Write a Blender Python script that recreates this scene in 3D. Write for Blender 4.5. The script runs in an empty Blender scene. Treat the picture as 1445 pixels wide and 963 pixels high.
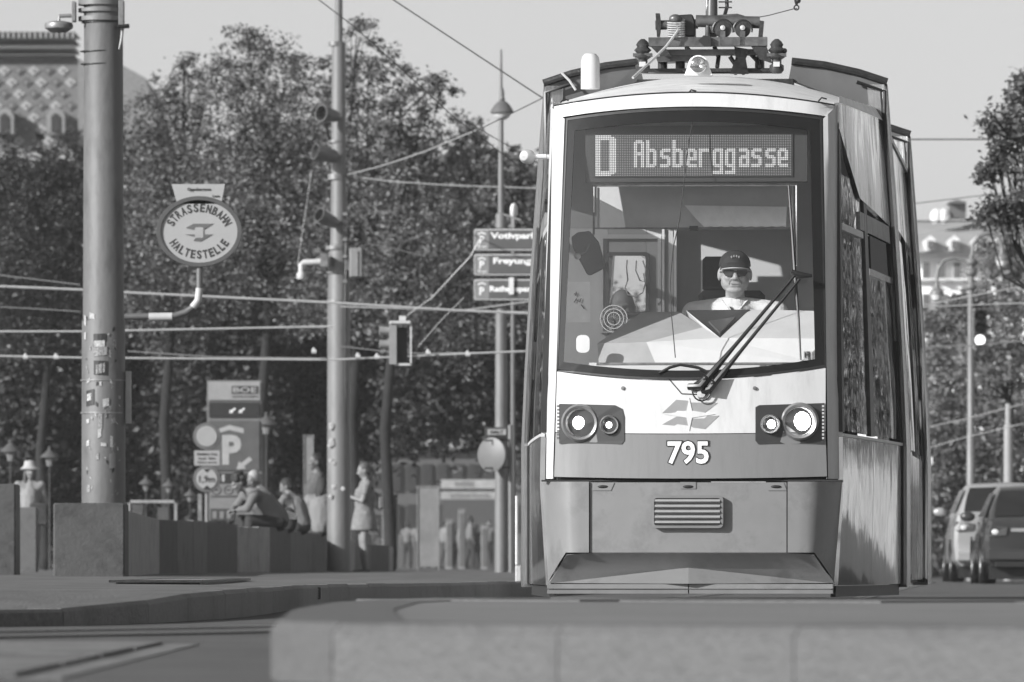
import bpy, bmesh, math, random
import numpy as np
from mathutils import Vector, Matrix

R = math.radians
random.seed(7)
rng = np.random.default_rng(7)
sc = bpy.context.scene
col = sc.collection

# ------------------------------------------------------------------ camera, world, sun, exposure
F, CX, HY, CH = 11000.0, 722.5, 800.0, 0.25          # focal length in photo pixels, centre column, horizon row, eye height
cam = bpy.data.cameras.new('camera'); camo = bpy.data.objects.new('camera', cam); col.objects.link(camo)
camo.location = (0, 0, CH); camo.rotation_euler = (math.pi/2, 0, 0)
cam.sensor_width = 36; cam.lens = F/1445*36; cam.shift_y = (HY-481.5)/1445
cam.clip_start = 0.5; cam.clip_end = 5000
cam.dof.use_dof = True; cam.dof.focus_distance = 46.5; cam.dof.aperture_fstop = 9.5
sc.camera = camo

SUN_AZ, SUN_EL = 54, 23          # degrees to the left of "behind the camera", degrees above the horizon
sd = Vector((-math.sin(R(SUN_AZ))*math.cos(R(SUN_EL)), -math.cos(R(SUN_AZ))*math.cos(R(SUN_EL)), math.sin(R(SUN_EL))))
world = bpy.data.worlds.new('World'); sc.world = world; world.use_nodes = True
wn = world.node_tree; bgn = wn.nodes['Background']
sky = wn.nodes.new('ShaderNodeTexSky'); sky.sky_type = 'NISHITA'; sky.sun_disc = False
sky.sun_elevation = R(SUN_EL); sky.sun_rotation = math.atan2(sd.x, sd.y) % (2*math.pi)
sky.dust_density = 1.0
bw = wn.nodes.new('ShaderNodeRGBToBW')
wn.links.new(sky.outputs[0], bw.inputs[0]); wn.links.new(bw.outputs[0], bgn.inputs[0]); bgn.inputs[1].default_value = 0.10
sl = bpy.data.lights.new('sun', 'SUN'); sl.energy = 5.0; sl.angle = R(0.55); sl.color = (1, 1, 1)
slo = bpy.data.objects.new('sun', sl); col.objects.link(slo)
slo.rotation_euler = sd.to_track_quat('Z', 'Y').to_euler(); slo.location = sd*60
sc.view_settings.view_transform = 'Standard'; sc.view_settings.look = 'None'
sc.view_settings.exposure = 0.40; sc.view_settings.gamma = 1
sc.cycles.max_bounces = 8; sc.cycles.transparent_max_bounces = 24
sc.cycles.volume_bounces = 0
sc.cycles.sample_clamp_indirect = 6
sc.cycles.use_denoising = True

# ------------------------------------------------------------------ measuring helpers
def W(px, py, d):                 # point at distance d seen at photo pixel
    return Vector(((px-CX)*d/F, d, CH+(HY-py)*d/F))
def X(px, d): return (px-CX)*d/F
def Z(py, d): return CH+(HY-py)*d/F

# ------------------------------------------------------------------ materials (all procedural, all grey: a monochrome photograph)
MATS = {}
def mat(name, v, rough=.6, metal=0, var=.12, scale=6, bump=0, bscale=30, stretch=None, spec=.5, coat=0, dirt=0, dscale=2.5, tcol=None, transl=0, island=0):
    if name in MATS: return MATS[name]
    m = bpy.data.materials.new(name); m.use_nodes = True; nt = m.node_tree; N = nt.nodes; L = nt.links
    b = N['Principled BSDF']; b.inputs['Roughness'].default_value = rough; b.inputs['Metallic'].default_value = metal
    b.inputs['Specular IOR Level'].default_value = spec; b.inputs['Coat Weight'].default_value = coat; b.inputs['Coat Roughness'].default_value = .08
    tc = N.new('ShaderNodeTexCoord'); mp = N.new('ShaderNodeMapping'); L.new(tc.outputs['Object'], mp.inputs[0])
    if stretch: mp.inputs['Scale'].default_value = stretch
    nz = N.new('ShaderNodeTexNoise'); nz.inputs['Scale'].default_value = scale; nz.inputs['Detail'].default_value = 6; nz.inputs['Roughness'].default_value = .65
    L.new(mp.outputs[0], nz.inputs['Vector'])
    mr = N.new('ShaderNodeMapRange'); mr.inputs[1].default_value = .3; mr.inputs[2].default_value = .7
    mr.inputs[3].default_value = v*(1-var); mr.inputs[4].default_value = v*(1+var); L.new(nz.outputs[0], mr.inputs[0])
    out = mr.outputs[0]
    if dirt:
        n2 = N.new('ShaderNodeTexNoise'); n2.inputs['Scale'].default_value = dscale; n2.inputs['Detail'].default_value = 9; n2.inputs['Roughness'].default_value = .7
        L.new(mp.outputs[0], n2.inputs['Vector'])
        m2 = N.new('ShaderNodeMapRange'); m2.inputs[1].default_value = .5; m2.inputs[2].default_value = .68; m2.inputs[3].default_value = 1; m2.inputs[4].default_value = 1-dirt
        L.new(n2.outputs[0], m2.inputs[0]); mu = N.new('ShaderNodeMath'); mu.operation = 'MULTIPLY'
        L.new(out, mu.inputs[0]); L.new(m2.outputs[0], mu.inputs[1]); out = mu.outputs[0]
    if island:
        g = N.new('ShaderNodeNewGeometry'); m3 = N.new('ShaderNodeMapRange'); m3.inputs[3].default_value = 1-island; m3.inputs[4].default_value = 1+island
        L.new(g.outputs['Random Per Island'], m3.inputs[0]); mu = N.new('ShaderNodeMath'); mu.operation = 'MULTIPLY'
        L.new(out, mu.inputs[0]); L.new(m3.outputs[0], mu.inputs[1]); out = mu.outputs[0]
    L.new(out, b.inputs['Base Color'])
    if bump:
        n3 = N.new('ShaderNodeTexNoise'); n3.inputs['Scale'].default_value = bscale; n3.inputs['Detail'].default_value = 4
        L.new(mp.outputs[0], n3.inputs['Vector']); bp = N.new('ShaderNodeBump'); bp.inputs['Strength'].default_value = bump; bp.inputs['Distance'].default_value = .02
        L.new(n3.outputs[0], bp.inputs['Height']); L.new(bp.outputs[0], b.inputs['Normal'])
    if transl:
        tr = N.new('ShaderNodeBsdfTranslucent'); L.new(out, tr.inputs[0]); mx = N.new('ShaderNodeMixShader'); mx.inputs[0].default_value = transl
        L.new(b.outputs[0], mx.inputs[1]); L.new(tr.outputs[0], mx.inputs[2]); L.new(mx.outputs[0], N['Material Output'].inputs[0])
    MATS[name] = m; return m

def glass(name, tint=.9, refl=.12, rough=.02, bump=0):
    if name in MATS: return MATS[name]
    m = bpy.data.materials.new(name); m.use_nodes = True; nt = m.node_tree; N = nt.nodes; L = nt.links; N.remove(N['Principled BSDF'])
    t = N.new('ShaderNodeBsdfTransparent'); t.inputs[0].default_value = (tint, tint, tint, 1)
    g = N.new('ShaderNodeBsdfGlossy'); g.inputs['Roughness'].default_value = rough; g.inputs[0].default_value = (.95, .95, .95, 1)
    fr = N.new('ShaderNodeLayerWeight'); fr.inputs[0].default_value = .5
    pw = N.new('ShaderNodeMath'); pw.operation = 'POWER'; pw.inputs[1].default_value = 4.5; L.new(fr.outputs['Facing'], pw.inputs[0])
    mu = N.new('ShaderNodeMath'); mu.operation = 'MULTIPLY_ADD'; mu.inputs[1].default_value = .9; mu.inputs[2].default_value = refl*.4
    if bump:
        tc = N.new('ShaderNodeTexCoord'); nz = N.new('ShaderNodeTexNoise'); nz.inputs['Scale'].default_value = .9; nz.inputs['Detail'].default_value = 2; L.new(tc.outputs['Object'], nz.inputs['Vector'])
        bp = N.new('ShaderNodeBump'); bp.inputs['Strength'].default_value = bump; bp.inputs['Distance'].default_value = .02; L.new(nz.outputs[0], bp.inputs['Height']); L.new(bp.outputs[0], g.inputs['Normal'])
    L.new(pw.outputs[0], mu.inputs[0]); mx = N.new('ShaderNodeMixShader'); L.new(mu.outputs[0], mx.inputs[0]); L.new(t.outputs[0], mx.inputs[1]); L.new(g.outputs[0], mx.inputs[2])
    L.new(mx.outputs[0], N['Material Output'].inputs[0]); MATS[name] = m; return m

def glow(name, v, strength):
    if name in MATS: return MATS[name]
    m = bpy.data.materials.new(name); m.use_nodes = True; b = m.node_tree.nodes['Principled BSDF']
    b.inputs['Base Color'].default_value = (v, v, v, 1); b.inputs['Emission Color'].default_value = (1, 1, 1, 1); b.inputs['Emission Strength'].default_value = strength
    MATS[name] = m; return m

white_paint = mat('white_paint', .60, .33, var=.06, scale=3, stretch=(4, 4, .8), spec=.5, coat=.35, dirt=.16, dscale=2.5)
roof_paint = mat('roof_paint', .70, .45, var=.10, scale=7, dirt=.22, dscale=6)
trim_paint = mat('trim_paint', .50, .38, var=.05, scale=4, stretch=(6, 6, 1), dirt=.10)
red_paint = mat('red_paint', .20, .28, var=.10, scale=3, stretch=(5, 5, .7), coat=.4, dirt=.2, dscale=3)
bumper_paint = mat('bumper_paint', .20, .38, var=.08, scale=3, coat=.25, dirt=.30, dscale=3.2, bump=.06, bscale=3)
pod_paint = mat('pod_paint', .045, .3, var=.1)
dark_rubber = mat('dark_rubber', .02, .5, var=.2)
frit = mat('window_frit', .012, .18, var=.1, spec=.5)
black = mat('black_plastic', .018, .4, var=.2)
dark_metal = mat('dark_metal', .05, .4, .6, var=.35, scale=20, bump=.2, bscale=60)
mid_metal = mat('mid_metal', .22, .45, .35, var=.3, scale=14, dirt=.4, dscale=9)
steel = mat('galvanised_steel', .42, .45, .25, var=.14, scale=18, dirt=.2)
chrome = mat('chrome', .85, .12, 1, var=.05)
polished = mat('polished_side', .50, .07, .92, var=.03, scale=3, stretch=(1, 1, .6), bump=1.0, bscale=.85)
upright = mat('portal_steel', .34, .22, .75, var=.15, scale=6, stretch=(8, 8, .6), bump=.25, bscale=5)
side_glass = glass('side_window', .5, .35, .015, bump=.7)
windscreen = glass('windscreen_glass', .88, .20)
clear_glass = glass('clear_glass', .92, .1)
cab_grey = mat('cab_lining', .46, .7, var=.06)
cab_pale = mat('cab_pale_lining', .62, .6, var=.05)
cab_white = mat('dashboard_white', .72, .5, var=.05, bump=.05)
cab_dark = mat('cab_dark', .035, .6)
skin = mat('skin', .42, .55, var=.08, scale=30)
skin_shade = mat('skin_darker', .25, .55, var=.08, scale=30)
hair_dark = mat('hair_dark', .02, .6, var=.4, scale=60, bump=.6, bscale=90)
asphalt = mat('asphalt', .085, .85, var=.25, scale=3, bump=.5, bscale=60, dirt=.3, dscale=.8)
asphalt2 = mat('pavement_asphalt', .11, .85, var=.25, scale=2, stretch=(1, .25, 1), bump=.4, bscale=50, dirt=.45, dscale=1.6)
granite = mat('granite', .23, .6, var=.22, scale=35, bump=.35, bscale=45, dirt=.35, dscale=1.5)
granite_dark = mat('granite_dark', .11, .65, var=.25, scale=35, bump=.35, bscale=45, dirt=.35, dscale=1.5)
concrete = [mat('concrete_%s' % n, v, .75, var=.1, scale=5, bump=.3, dirt=.5, dscale=3) for n, v in (('dark', .058), ('mid', .10), ('pale', .26))]
bark = mat('bark', .016, .9, var=.3, scale=12, bump=.8, bscale=20)

# ------------------------------------------------------------------ object helpers
def root_matrix(o):
    m = Matrix.Identity(4)
    while o is not None:
        m = Matrix.LocRotScale(o.location, o.rotation_euler, o.scale) @ m
        o = o.parent
    return m
def tag(o, label=None, cat=None, group=None, kind=None):
    if label: o['label'] = label
    if cat: o['category'] = cat
    if group: o['group'] = group
    if kind: o['kind'] = kind
    return o
def thing(name, label, cat, loc=(0, 0, 0), rz=0, group=None):
    o = bpy.data.objects.new(name, None); col.objects.link(o); o.location = loc; o.rotation_euler = (0, 0, rz); o.empty_display_size = .1
    return tag(o, label, cat, group)

class MB:
    def __init__(s): s.v = []; s.f = []
    def add(s, vs, fs):
        b = len(s.v); s.v += [Vector(v) for v in vs]; s.f += [tuple(b+i for i in f) for f in fs]; return s
    def box(s, a, b):                                # opposite corners
        x0, y0, z0 = a; x1, y1, z1 = b
        if x0 > x1: x0, x1 = x1, x0
        if y0 > y1: y0, y1 = y1, y0
        if z0 > z1: z0, z1 = z1, z0
        return s.add([(x0, y0, z0), (x1, y0, z0), (x1, y1, z0), (x0, y1, z0), (x0, y0, z1), (x1, y0, z1), (x1, y1, z1), (x0, y1, z1)],
                     [(0, 3, 2, 1), (4, 5, 6, 7), (0, 1, 5, 4), (1, 2, 6, 5), (2, 3, 7, 6), (3, 0, 4, 7)])
    def prism(s, pts, off):                          # outline + extrusion vector
        n = len(pts); off = Vector(off); p = [Vector(q) for q in pts]
        return s.add(p+[q+off for q in p], [tuple(range(n)), tuple(range(2*n-1, n-1, -1))]+[(i, i+n, (i+1) % n+n, (i+1) % n) for i in range(n)])
    def tube(s, pts, r, n=8, cap=True):
        pts = [Vector(p) for p in pts]; rs = r if isinstance(r, (list, tuple)) else [r]*len(pts)
        rings = []; up = None
        for i, p in enumerate(pts):
            t = (pts[min(i+1, len(pts)-1)]-pts[max(i-1, 0)]).normalized()
            if up is None: up = Vector((0, 0, 1)) if abs(t.z) < .9 else Vector((1, 0, 0))
            a = t.cross(up).normalized(); b2 = a.cross(t).normalized(); up = b2
            rings.append([p+a*rs[i]*math.cos(k*2*math.pi/n)+b2*rs[i]*math.sin(k*2*math.pi/n) for k in range(n)])
        vs = [v for r_ in rings for v in r_]; fs = []
        for i in range(len(pts)-1):
            for k in range(n): fs.append((i*n+k, i*n+(k+1) % n, (i+1)*n+(k+1) % n, (i+1)*n+k))
        if cap: fs += [tuple(range(n-1, -1, -1)), tuple((len(pts)-1)*n+k for k in range(n))]
        return s.add(vs, fs)
    def lathe(s, prof, c, axis=(0, 0, 1), n=20, cap=True):     # prof: (radius, along axis)
        q = Vector(axis).to_track_quat('Z', 'Y'); c = Vector(c); vs = []; fs = []
        for r_, h in prof:
            for k in range(n): vs.append(c+q@Vector((r_*math.cos(k*2*math.pi/n), r_*math.sin(k*2*math.pi/n), h)))
        for i in range(len(prof)-1):
            for k in range(n): fs.append((i*n+k, i*n+(k+1) % n, (i+1)*n+(k+1) % n, (i+1)*n+k))
        if cap and prof[0][0] > 1e-6: fs.append(tuple(range(n-1, -1, -1)))
        if cap and prof[-1][0] > 1e-6: fs.append(tuple((len(prof)-1)*n+k for k in range(n)))
        return s.add(vs, fs)
    def sphere(s, c, r, n=12, m=8):
        c = Vector(c); r = Vector(r) if isinstance(r, (tuple, list, Vector)) else Vector((r, r, r))
        vs = [c+Vector((0, 0, -r.z))]; fs = []
        for i in range(1, m):
            a = -math.pi/2+math.pi*i/m
            for k in range(n): vs.append(c+Vector((r.x*math.cos(a)*math.cos(2*math.pi*k/n), r.y*math.cos(a)*math.sin(2*math.pi*k/n), r.z*math.sin(a))))
        vs.append(c+Vector((0, 0, r.z))); t = len(vs)-1
        for k in range(n):
            fs.append((0, 1+(k+1) % n, 1+k)); fs.append((t, 1+(m-2)*n+k, 1+(m-2)*n+(k+1) % n))
            for i in range(m-2): fs.append((1+i*n+k, 1+i*n+(k+1) % n, 1+(i+1)*n+(k+1) % n, 1+(i+1)*n+k))
        return s.add(vs, fs)
    def rod(s, a, b, ra, rb=None, n=10):             # rounded-end tapered rod
        rb = ra if rb is None else rb; s.tube([a, b], [ra, rb], n); s.sphere(a, ra, n, 6); s.sphere(b, rb, n, 6); return s
    def grid(s, rows):                               # open sheet from rows of points
        n = len(rows[0]); vs = [v for r_ in rows for v in r_]
        return s.add(vs, [(i*n+k, i*n+k+1, (i+1)*n+k+1, (i+1)*n+k) for i in range(len(rows)-1) for k in range(n-1)])
    def slab(s, rows, off):                          # sheet given thickness
        n = len(rows[0]); m = len(rows); off = Vector(off); fr = [Vector(v) for r_ in rows for v in r_]; b = [v+off for v in fr]; T = n*m
        fs = []
        for i in range(m-1):
            for k in range(n-1):
                q = (i*n+k, i*n+k+1, (i+1)*n+k+1, (i+1)*n+k); fs.append(q); fs.append(tuple(T+j for j in reversed(q)))
        edge = [k for k in range(n)]+[i*n+n-1 for i in range(1, m)]+[(m-1)*n+k for k in range(n-2, -1, -1)]+[i*n for i in range(m-2, 0, -1)]
        for i in range(len(edge)):
            a, c = edge[i], edge[(i+1) % len(edge)]; fs.append((a, a+T, c+T, c))
        return s.add(fr+b, fs)
    def mesh(s, name, m=None, smooth=False, bevel=0):
        me = bpy.data.meshes.new(name); me.from_pydata([tuple(v) for v in s.v], [], s.f)
        bm = bmesh.new(); bm.from_mesh(me); bmesh.ops.recalc_face_normals(bm, faces=bm.faces)
        if bevel: bmesh.ops.bevel(bm, geom=bm.edges[:], offset=bevel, segments=1, affect='EDGES', clamp_overlap=True)
        bm.to_mesh(me); bm.free()
        if m: me.materials.append(m)
        if smooth:
            me.shade_smooth()
            try: me.set_sharp_from_angle(angle=R(38))
            except Exception: pass
        return me
    def build(s, name, m, parent=None, local=False, smooth=False, bevel=0):
        if not s.v: return None
        if parent is not None and not local:
            inv = root_matrix(parent).inverted(); s.v = [inv@v for v in s.v]
        loc = None
        if parent is None:
            xs = [v.x for v in s.v]; ys = [v.y for v in s.v]; zs = [v.z for v in s.v]
            loc = Vector(((min(xs)+max(xs))/2, (min(ys)+max(ys))/2, min(zs))); s.v = [v-loc for v in s.v]
        o = bpy.data.objects.new(name, s.mesh(name, m, smooth, bevel)); col.objects.link(o); o.parent = parent
        if loc is not None: o.location = loc
        return o

def lettering(txt, w, h, c, m, name, parent, local=False, axis_x=(1, 0, 0), axis_z=(0, 0, 1), depth=.004, bold=.0, keep=False):
    cu = bpy.data.curves.new('t', 'FONT'); cu.body = txt; cu.offset = bold; cu.resolution_u = 3
    o = bpy.data.objects.new('t', cu); col.objects.link(o); bpy.context.view_layer.update()
    me = o.evaluated_get(bpy.context.evaluated_depsgraph_get()).to_mesh()
    vs = np.array([v.co[:2] for v in me.vertices]); fs = [tuple(p.vertices) for p in me.polygons]
    o.to_mesh_clear(); bpy.data.objects.remove(o); bpy.data.curves.remove(cu)
    mn, mx = vs.min(0), vs.max(0); c = Vector(c); ax = Vector(axis_x).normalized(); az = Vector(axis_z).normalized(); ay = az.cross(ax)*-1
    sx, sz = w/(mx[0]-mn[0]), h/(mx[1]-mn[1])
    if keep: sx = sz
    P = [c+ax*((v[0]-(mn[0]+mx[0])/2)*sx)+az*((v[1]-(mn[1]+mx[1])/2)*sz) for v in vs]
    mb = MB(); off = ax.cross(az)*depth                    # towards the viewer side (-y when ax=x, az=z)
    n = len(P); mb.v = P+[p+off for p in P]
    ed = {}
    for f in fs:
        for i in range(len(f)): ed[(f[i], f[(i+1) % len(f)])] = 1
    mb.f = [tuple(f) for f in fs]+[tuple(n+i for i in reversed(f)) for f in fs]+[(a, b, b+n, a+n) for (a, b) in ed if (b, a) not in ed]
    return mb.build(name, m, parent, local)

def remesh_part(name, mb, voxel, m, parent, smooth=3):
    me = mb.mesh('tmp'); o = bpy.data.objects.new('tmp', me); col.objects.link(o)
    md = o.modifiers.new('r', 'REMESH'); md.mode = 'VOXEL'; md.voxel_size = voxel
    sm = o.modifiers.new('s', 'SMOOTH'); sm.iterations = smooth; sm.factor = .5
    bpy.context.view_layer.update()
    new = bpy.data.meshes.new_from_object(o.evaluated_get(bpy.context.evaluated_depsgraph_get()))
    bpy.data.objects.remove(o); bpy.data.meshes.remove(me); new.name = name
    new.materials.clear(); new.materials.append(m); new.shade_smooth()
    r = bpy.data.objects.new(name, new); col.objects.link(r); r.parent = parent; return r

def lerp(a, b, t): return a+(b-a)*t
def qarc(a, m, b):
    def f(u):
        la, lm, lb = (1-u)*(1-2*u), 4*u*(1-u), u*(2*u-1)
        return (a[0]*la+m[0]*lm+b[0]*lb, a[1]*la+m[1]*lm+b[1]*lb)
    return f

# ------------------------------------------------------------------ the setting: road, rails, pavement, foreground traffic island
def curb_line(pts, name, m, parent, step=1.0, wid=.16, h0=-.02, inward=(0, 1), gap=.008, jitter=.003):
    """kerb stones one by one along a polyline of (x, y, ztop)."""
    P = [Vector(p) for p in pts]; L = [0]
    for a, b in zip(P, P[1:]): L.append(L[-1]+(Vector((b.x-a.x, b.y-a.y, 0))).length)
    def at(s):
        for i in range(len(P)-1):
            if s <= L[i+1] or i == len(P)-2:
                t = (s-L[i])/(L[i+1]-L[i]); return P[i].lerp(P[i+1], t)
    n = max(1, int(L[-1]/step)); out = []
    for i in range(n):
        a, b = at(L[-1]*i/n+gap/2), at(L[-1]*(i+1)/n-gap/2); d = (b-a); d.z = 0; d.normalize()
        nn = Vector((-d.y, d.x, 0)); nn = nn if nn.dot(Vector((inward[0], inward[1], 0))) > 0 else -nn
        j = random.uniform(-jitter, jitter); up = Vector((0, 0, 1))
        A, B = a.copy(), b.copy(); A.z = B.z = 0
        za, zb = a.z+j, b.z+j; mb = MB(); ch = min(.02, za*.2)
        prof = lambda Q, z: [Q+up*h0, Q+up*(z-ch), Q+nn*ch+up*z, Q+nn*wid+up*z, Q+nn*wid+up*h0]
        pa, pb = prof(A, za), prof(B, zb)
        mb.add(pa+pb, [(0, 1, 2, 3, 4), (9, 8, 7, 6, 5)]+[(k, 5+k, 5+(k+1) % 5, (k+1) % 5) for k in range(5)])
        out.append(mb.build(name, m, parent))
    return out

road = MB(); road.grid([[Vector((x, y, 0)) for x in (-900, -40, 0, 40, 900)] for y in (-30, 10, 40, 120, 400, 1600)]).build('road', asphalt); 
tag(bpy.data.objects['road'], kind='structure')

rail_steel = mat('rail_steel', .16, .35, .6, var=.3, scale=9, stretch=(1, 6, 1))
groove = mat('rail_groove', .025, .8)
def rail(pts, label):
    t = thing('tram_rail', label, 'rail', pts[0], 0, 'tram rails in the road')
    for k, (o, w, z, m, nm) in enumerate(((-.045, .05, .010, rail_steel, 'rail_head'), (.0, .035, .004, groove, 'rail_groove'), (.030, .025, .009, rail_steel, 'rail_lip'))):
        mb = MB(); P = [Vector(p) for p in pts]; rows = []
        for i, p in enumerate(P):
            d = (P[min(i+1, len(P)-1)]-P[max(i-1, 0)]).normalized(); nn = Vector((d.y, -d.x, 0))
            rows.append([p+nn*o+Vector((0, 0, z)), p+nn*(o+w)+Vector((0, 0, z))])
        mb.slab(rows, (0, 0, -z+.001)); mb.build(nm, m, t)
PHI = R(3.6); OX, OY = 1.056, 46.0
sP, cP = math.sin(PHI), math.cos(PHI)
for s, lb in ((-.72, 'left rail of the track the tram stands on'), (.72, 'right rail of the track the tram stands on')):
    rail([(OX+y*sP+s*cP, OY+y*cP-s*sP, 0) for y in (-13, 10, 40, 80)], lb)
for (y0, y1, lb) in ((26.0, 33.0, 'nearer grooved rail crossing the road at lower left'), (28.6, 36.5, 'farther grooved rail crossing the road at lower left below the kerb')):
    rail([(-4.5, y0-1.2, 0), (-2.2, y0, 0), (-1.2, lerp(y0, y1, .35), 0), (-.1, y1-1.0, 0), (1.5, y1+1.5, 0)], lb)
# long cast slabs between the crossing rails, each its own piece
bed = MB(); bed.prism([(-4.4, 17.3, 0), (-1.0, 17.3, 0), (-1.0, 24.9, 0), (-4.4, 24.9, 0)], (0, 0, .004)); bedo = bed.build('track_bed', mat('track_concrete', .15, .8, var=.25, scale=4, bump=.4, bscale=30, dirt=.45, dscale=1.1, stretch=(1, .35, 1)))
tag(bedo, kind='structure')
yy = 17.4
for i in range(4):
    for (x0, x1) in ((-4.3, -1.1),):
        MB().prism([(x0, yy, .005), (x1-.01, yy+.02, .005), (x1-.01, yy+1.80, .005), (x0, yy+1.78, .005)], (0, 0, .008+random.uniform(0, .004))).build('paving_slab', MATS['track_concrete'], bedo)
    yy += 1.85

# left pavement with dropped kerb
K = [(-80, 31.5, .07), (0, 32, .07), (130, 33, .078), (200, 34, .10), (270, 36, .13), (335, 38, .14), (372, 40.5, .14), (440, 49, .135), (560, 56, .13), (700, 62, .13), (760, 66, .13)]
kp = [(X(px, d), d, z) for px, d, z in K]
kp = [(-9, 30.5, .07)]+kp+[(kp[-1][0]+.068*(y-66), y, .13) for y in (90, 140, 300)]
def pavement_z(x, y):
    t = min(1, max(0, (y-36)/34)); return .135+.055*t
pv = MB(); rows = []
for (x, y, z) in kp[1:]+[(kp[-1][0]+60, 900, .13)]:
    xi = x-.12
    rows.append([Vector((-160, y, pavement_z(-10, y) if y > 33 else z)), Vector((xi-6, y, lerp(z, pavement_z(xi, y), .8))), Vector((xi-1.5, y, lerp(z, pavement_z(xi, y), .5))), Vector((xi, y+.1, z-.003))])
pv.grid(rows); pvo = pv.build('pavement', asphalt2); tag(pvo, kind='structure')
curb_line(kp[:-1], 'kerb_stone', granite_dark, pvo, step=1.6, inward=(-.3, 1))
# hatch and joints in the pavement
h = MB(); hx0, hx1, hy0, hy1 = X(165, 50), X(295, 50), 49, 58
t = thing('pavement_hatch', 'large flat metal hatch set in the left pavement', 'hatch', ((hx0+hx1)/2, (hy0+hy1)/2, .15))
for a, b in (((hx0, hy0, .15), (hx1, hy0+.3, .166)), ((hx0, hy1-.3, .15), (hx1, hy1, .166)), ((hx0, hy0+.3, .15), (hx0+.03, hy1-.3, .166)), ((hx1-.03, hy0+.3, .15), (hx1, hy1-.3, .166))):
    MB().box(a, b).build('hatch_rim', dark_metal, t)
MB().box((hx0+.03, hy0+.3, .13), (hx1-.03, hy1-.3, .162)).build('hatch_plate', mid_metal, t)
g = MB(); gx = X(448, 50.5); t = thing('kerb_drain', 'small square iron drain inlet set in the kerb face', 'drain', (gx, 49.5, 0))
MB().box((gx-.05, 49.32, .045), (gx+.05, 49.50, .12)).build('drain_frame', dark_metal, t)
for k in range(4): MB().box((gx-.04, 49.29, .054+k*.016), (gx+.04, 49.32, .060+k*.016)).build('drain_bar', mid_metal, t)

# foreground traffic island, out of focus
isl_top = .13
fr = [(-.505, 16.75), (-.46, 16.58), (-.38, 16.5), (.3, 15.9), (1.2, 15.1), (3.6, 13.4)]
bk = [(4.5, 27.0), (2.0, 28.0), (.6, 29.5), (-.25, 31.0), (-.62, 27.0), (-.64, 22), (-.545, 17.6)]
isl = MB(); isl.prism([(x+.12, y+.12, .0) for x, y in fr]+[(x+(.12 if x < 0 else 0), y-.1, 0) for x, y in bk], (0, 0, isl_top-.004)); islo = isl.build('traffic_island', mat('island_asphalt', .16, .85, var=.3, scale=2, bump=.4, bscale=40, dirt=.35, dscale=1)); tag(islo, kind='structure')
def off(pts, d=.012): return [(x, y-d, isl_top) for x, y in pts]
gran_f = mat('granite_pale', .105, .7, var=.10, scale=30, bump=.5, bscale=60, dirt=.12, dscale=9)
curb_line([(x, y, isl_top) for x, y in bk[-1:]+fr[:3]], 'kerb_stone', gran_f, islo, step=.5, wid=.3, inward=(1, 1))
curb_line([(x, y, isl_top) for x, y in fr[2:]], 'kerb_stone', gran_f, islo, step=.62, wid=.5, inward=(0, 1), gap=.003, jitter=.001)
curb_line([(x, y, isl_top+.002) for x, y in bk[:3]], 'kerb_stone', gran_f, islo, step=1.0, wid=1.6, inward=(0, -1), jitter=0, gap=.004)
curb_line([(x, y, isl_top) for x, y in bk[2:]], 'kerb_stone', gran_f, islo, step=1.2, wid=.3, inward=(1, 0), jitter=0)

# low concrete wall and planters along the pavement
GZ = .19
wall = thing('low_wall', 'long low concrete wall of upright panels that people sit on', 'wall', W(340, 812, 95))
seg = [(178, 727, 70, 2, 0), (225, 734, 84, 0, 1), (250, 735, 86, 1, 1), (273, 735, 88, 1, 1), (293, 738, 92, 0, 2), (335, 744, 97, 2, 1), (350, 744, 98, 2, 1), (365, 744, 99, 2, 1), (381, 746, 101, 0, 1), (410, 751, 106, 1, 1), (440, 754, 111, 1, 1), (466, 757, 117, 0, 1), (493, 762, 121, 2, 1), (501, 768, 123, 1, 1), (524, 770, 128, 0, 1), (549, 772, 132, 2, 1), (555, 772, 134, 0, 0)]
for i in range(len(seg)-1):
    px0, py, d0, c, _ = seg[i]; px1, _, d1, _, _ = seg[i+1]
    zt = Z(py, (d0+d1)/2); a = Vector((X(px0, d0), d0, 0)); b = Vector((X(px1, d1), d1, 0)); b = a+(b-a)*(1-.02/max(.2, (b-a).length))
    mb = MB(); w_ = Vector((-.1, .42, 0)); mb.prism([a+Vector((0, 0, .12)), b+Vector((0, 0, .12)), b+w_+Vector((0, 0, .12)), a+w_+Vector((0, 0, .12))], (0, 0, zt-.12+random.uniform(-.006, .006)))
    mb.build('wall_panel', concrete[c], wall, bevel=.008)
def block(px0, px1, pyt, d, m, label, name='concrete_block', cat='block', dep=.7):
    o = MB().box((X(px0, d), d, .1), (X(px1, d), d+dep, Z(pyt, d))).build(name, m, bevel=.015); tag(o, label, cat); return o
block(75, 176, 710, 68, concrete[0], 'dark concrete base block in front of the big left mast')
block(-40, 22, 683, 74, concrete[0], 'dark concrete block at the left picture edge')
block(22, 52, 716, 105, concrete[1], 'narrow concrete block beside the girl with the bucket hat', dep=.3)
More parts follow.
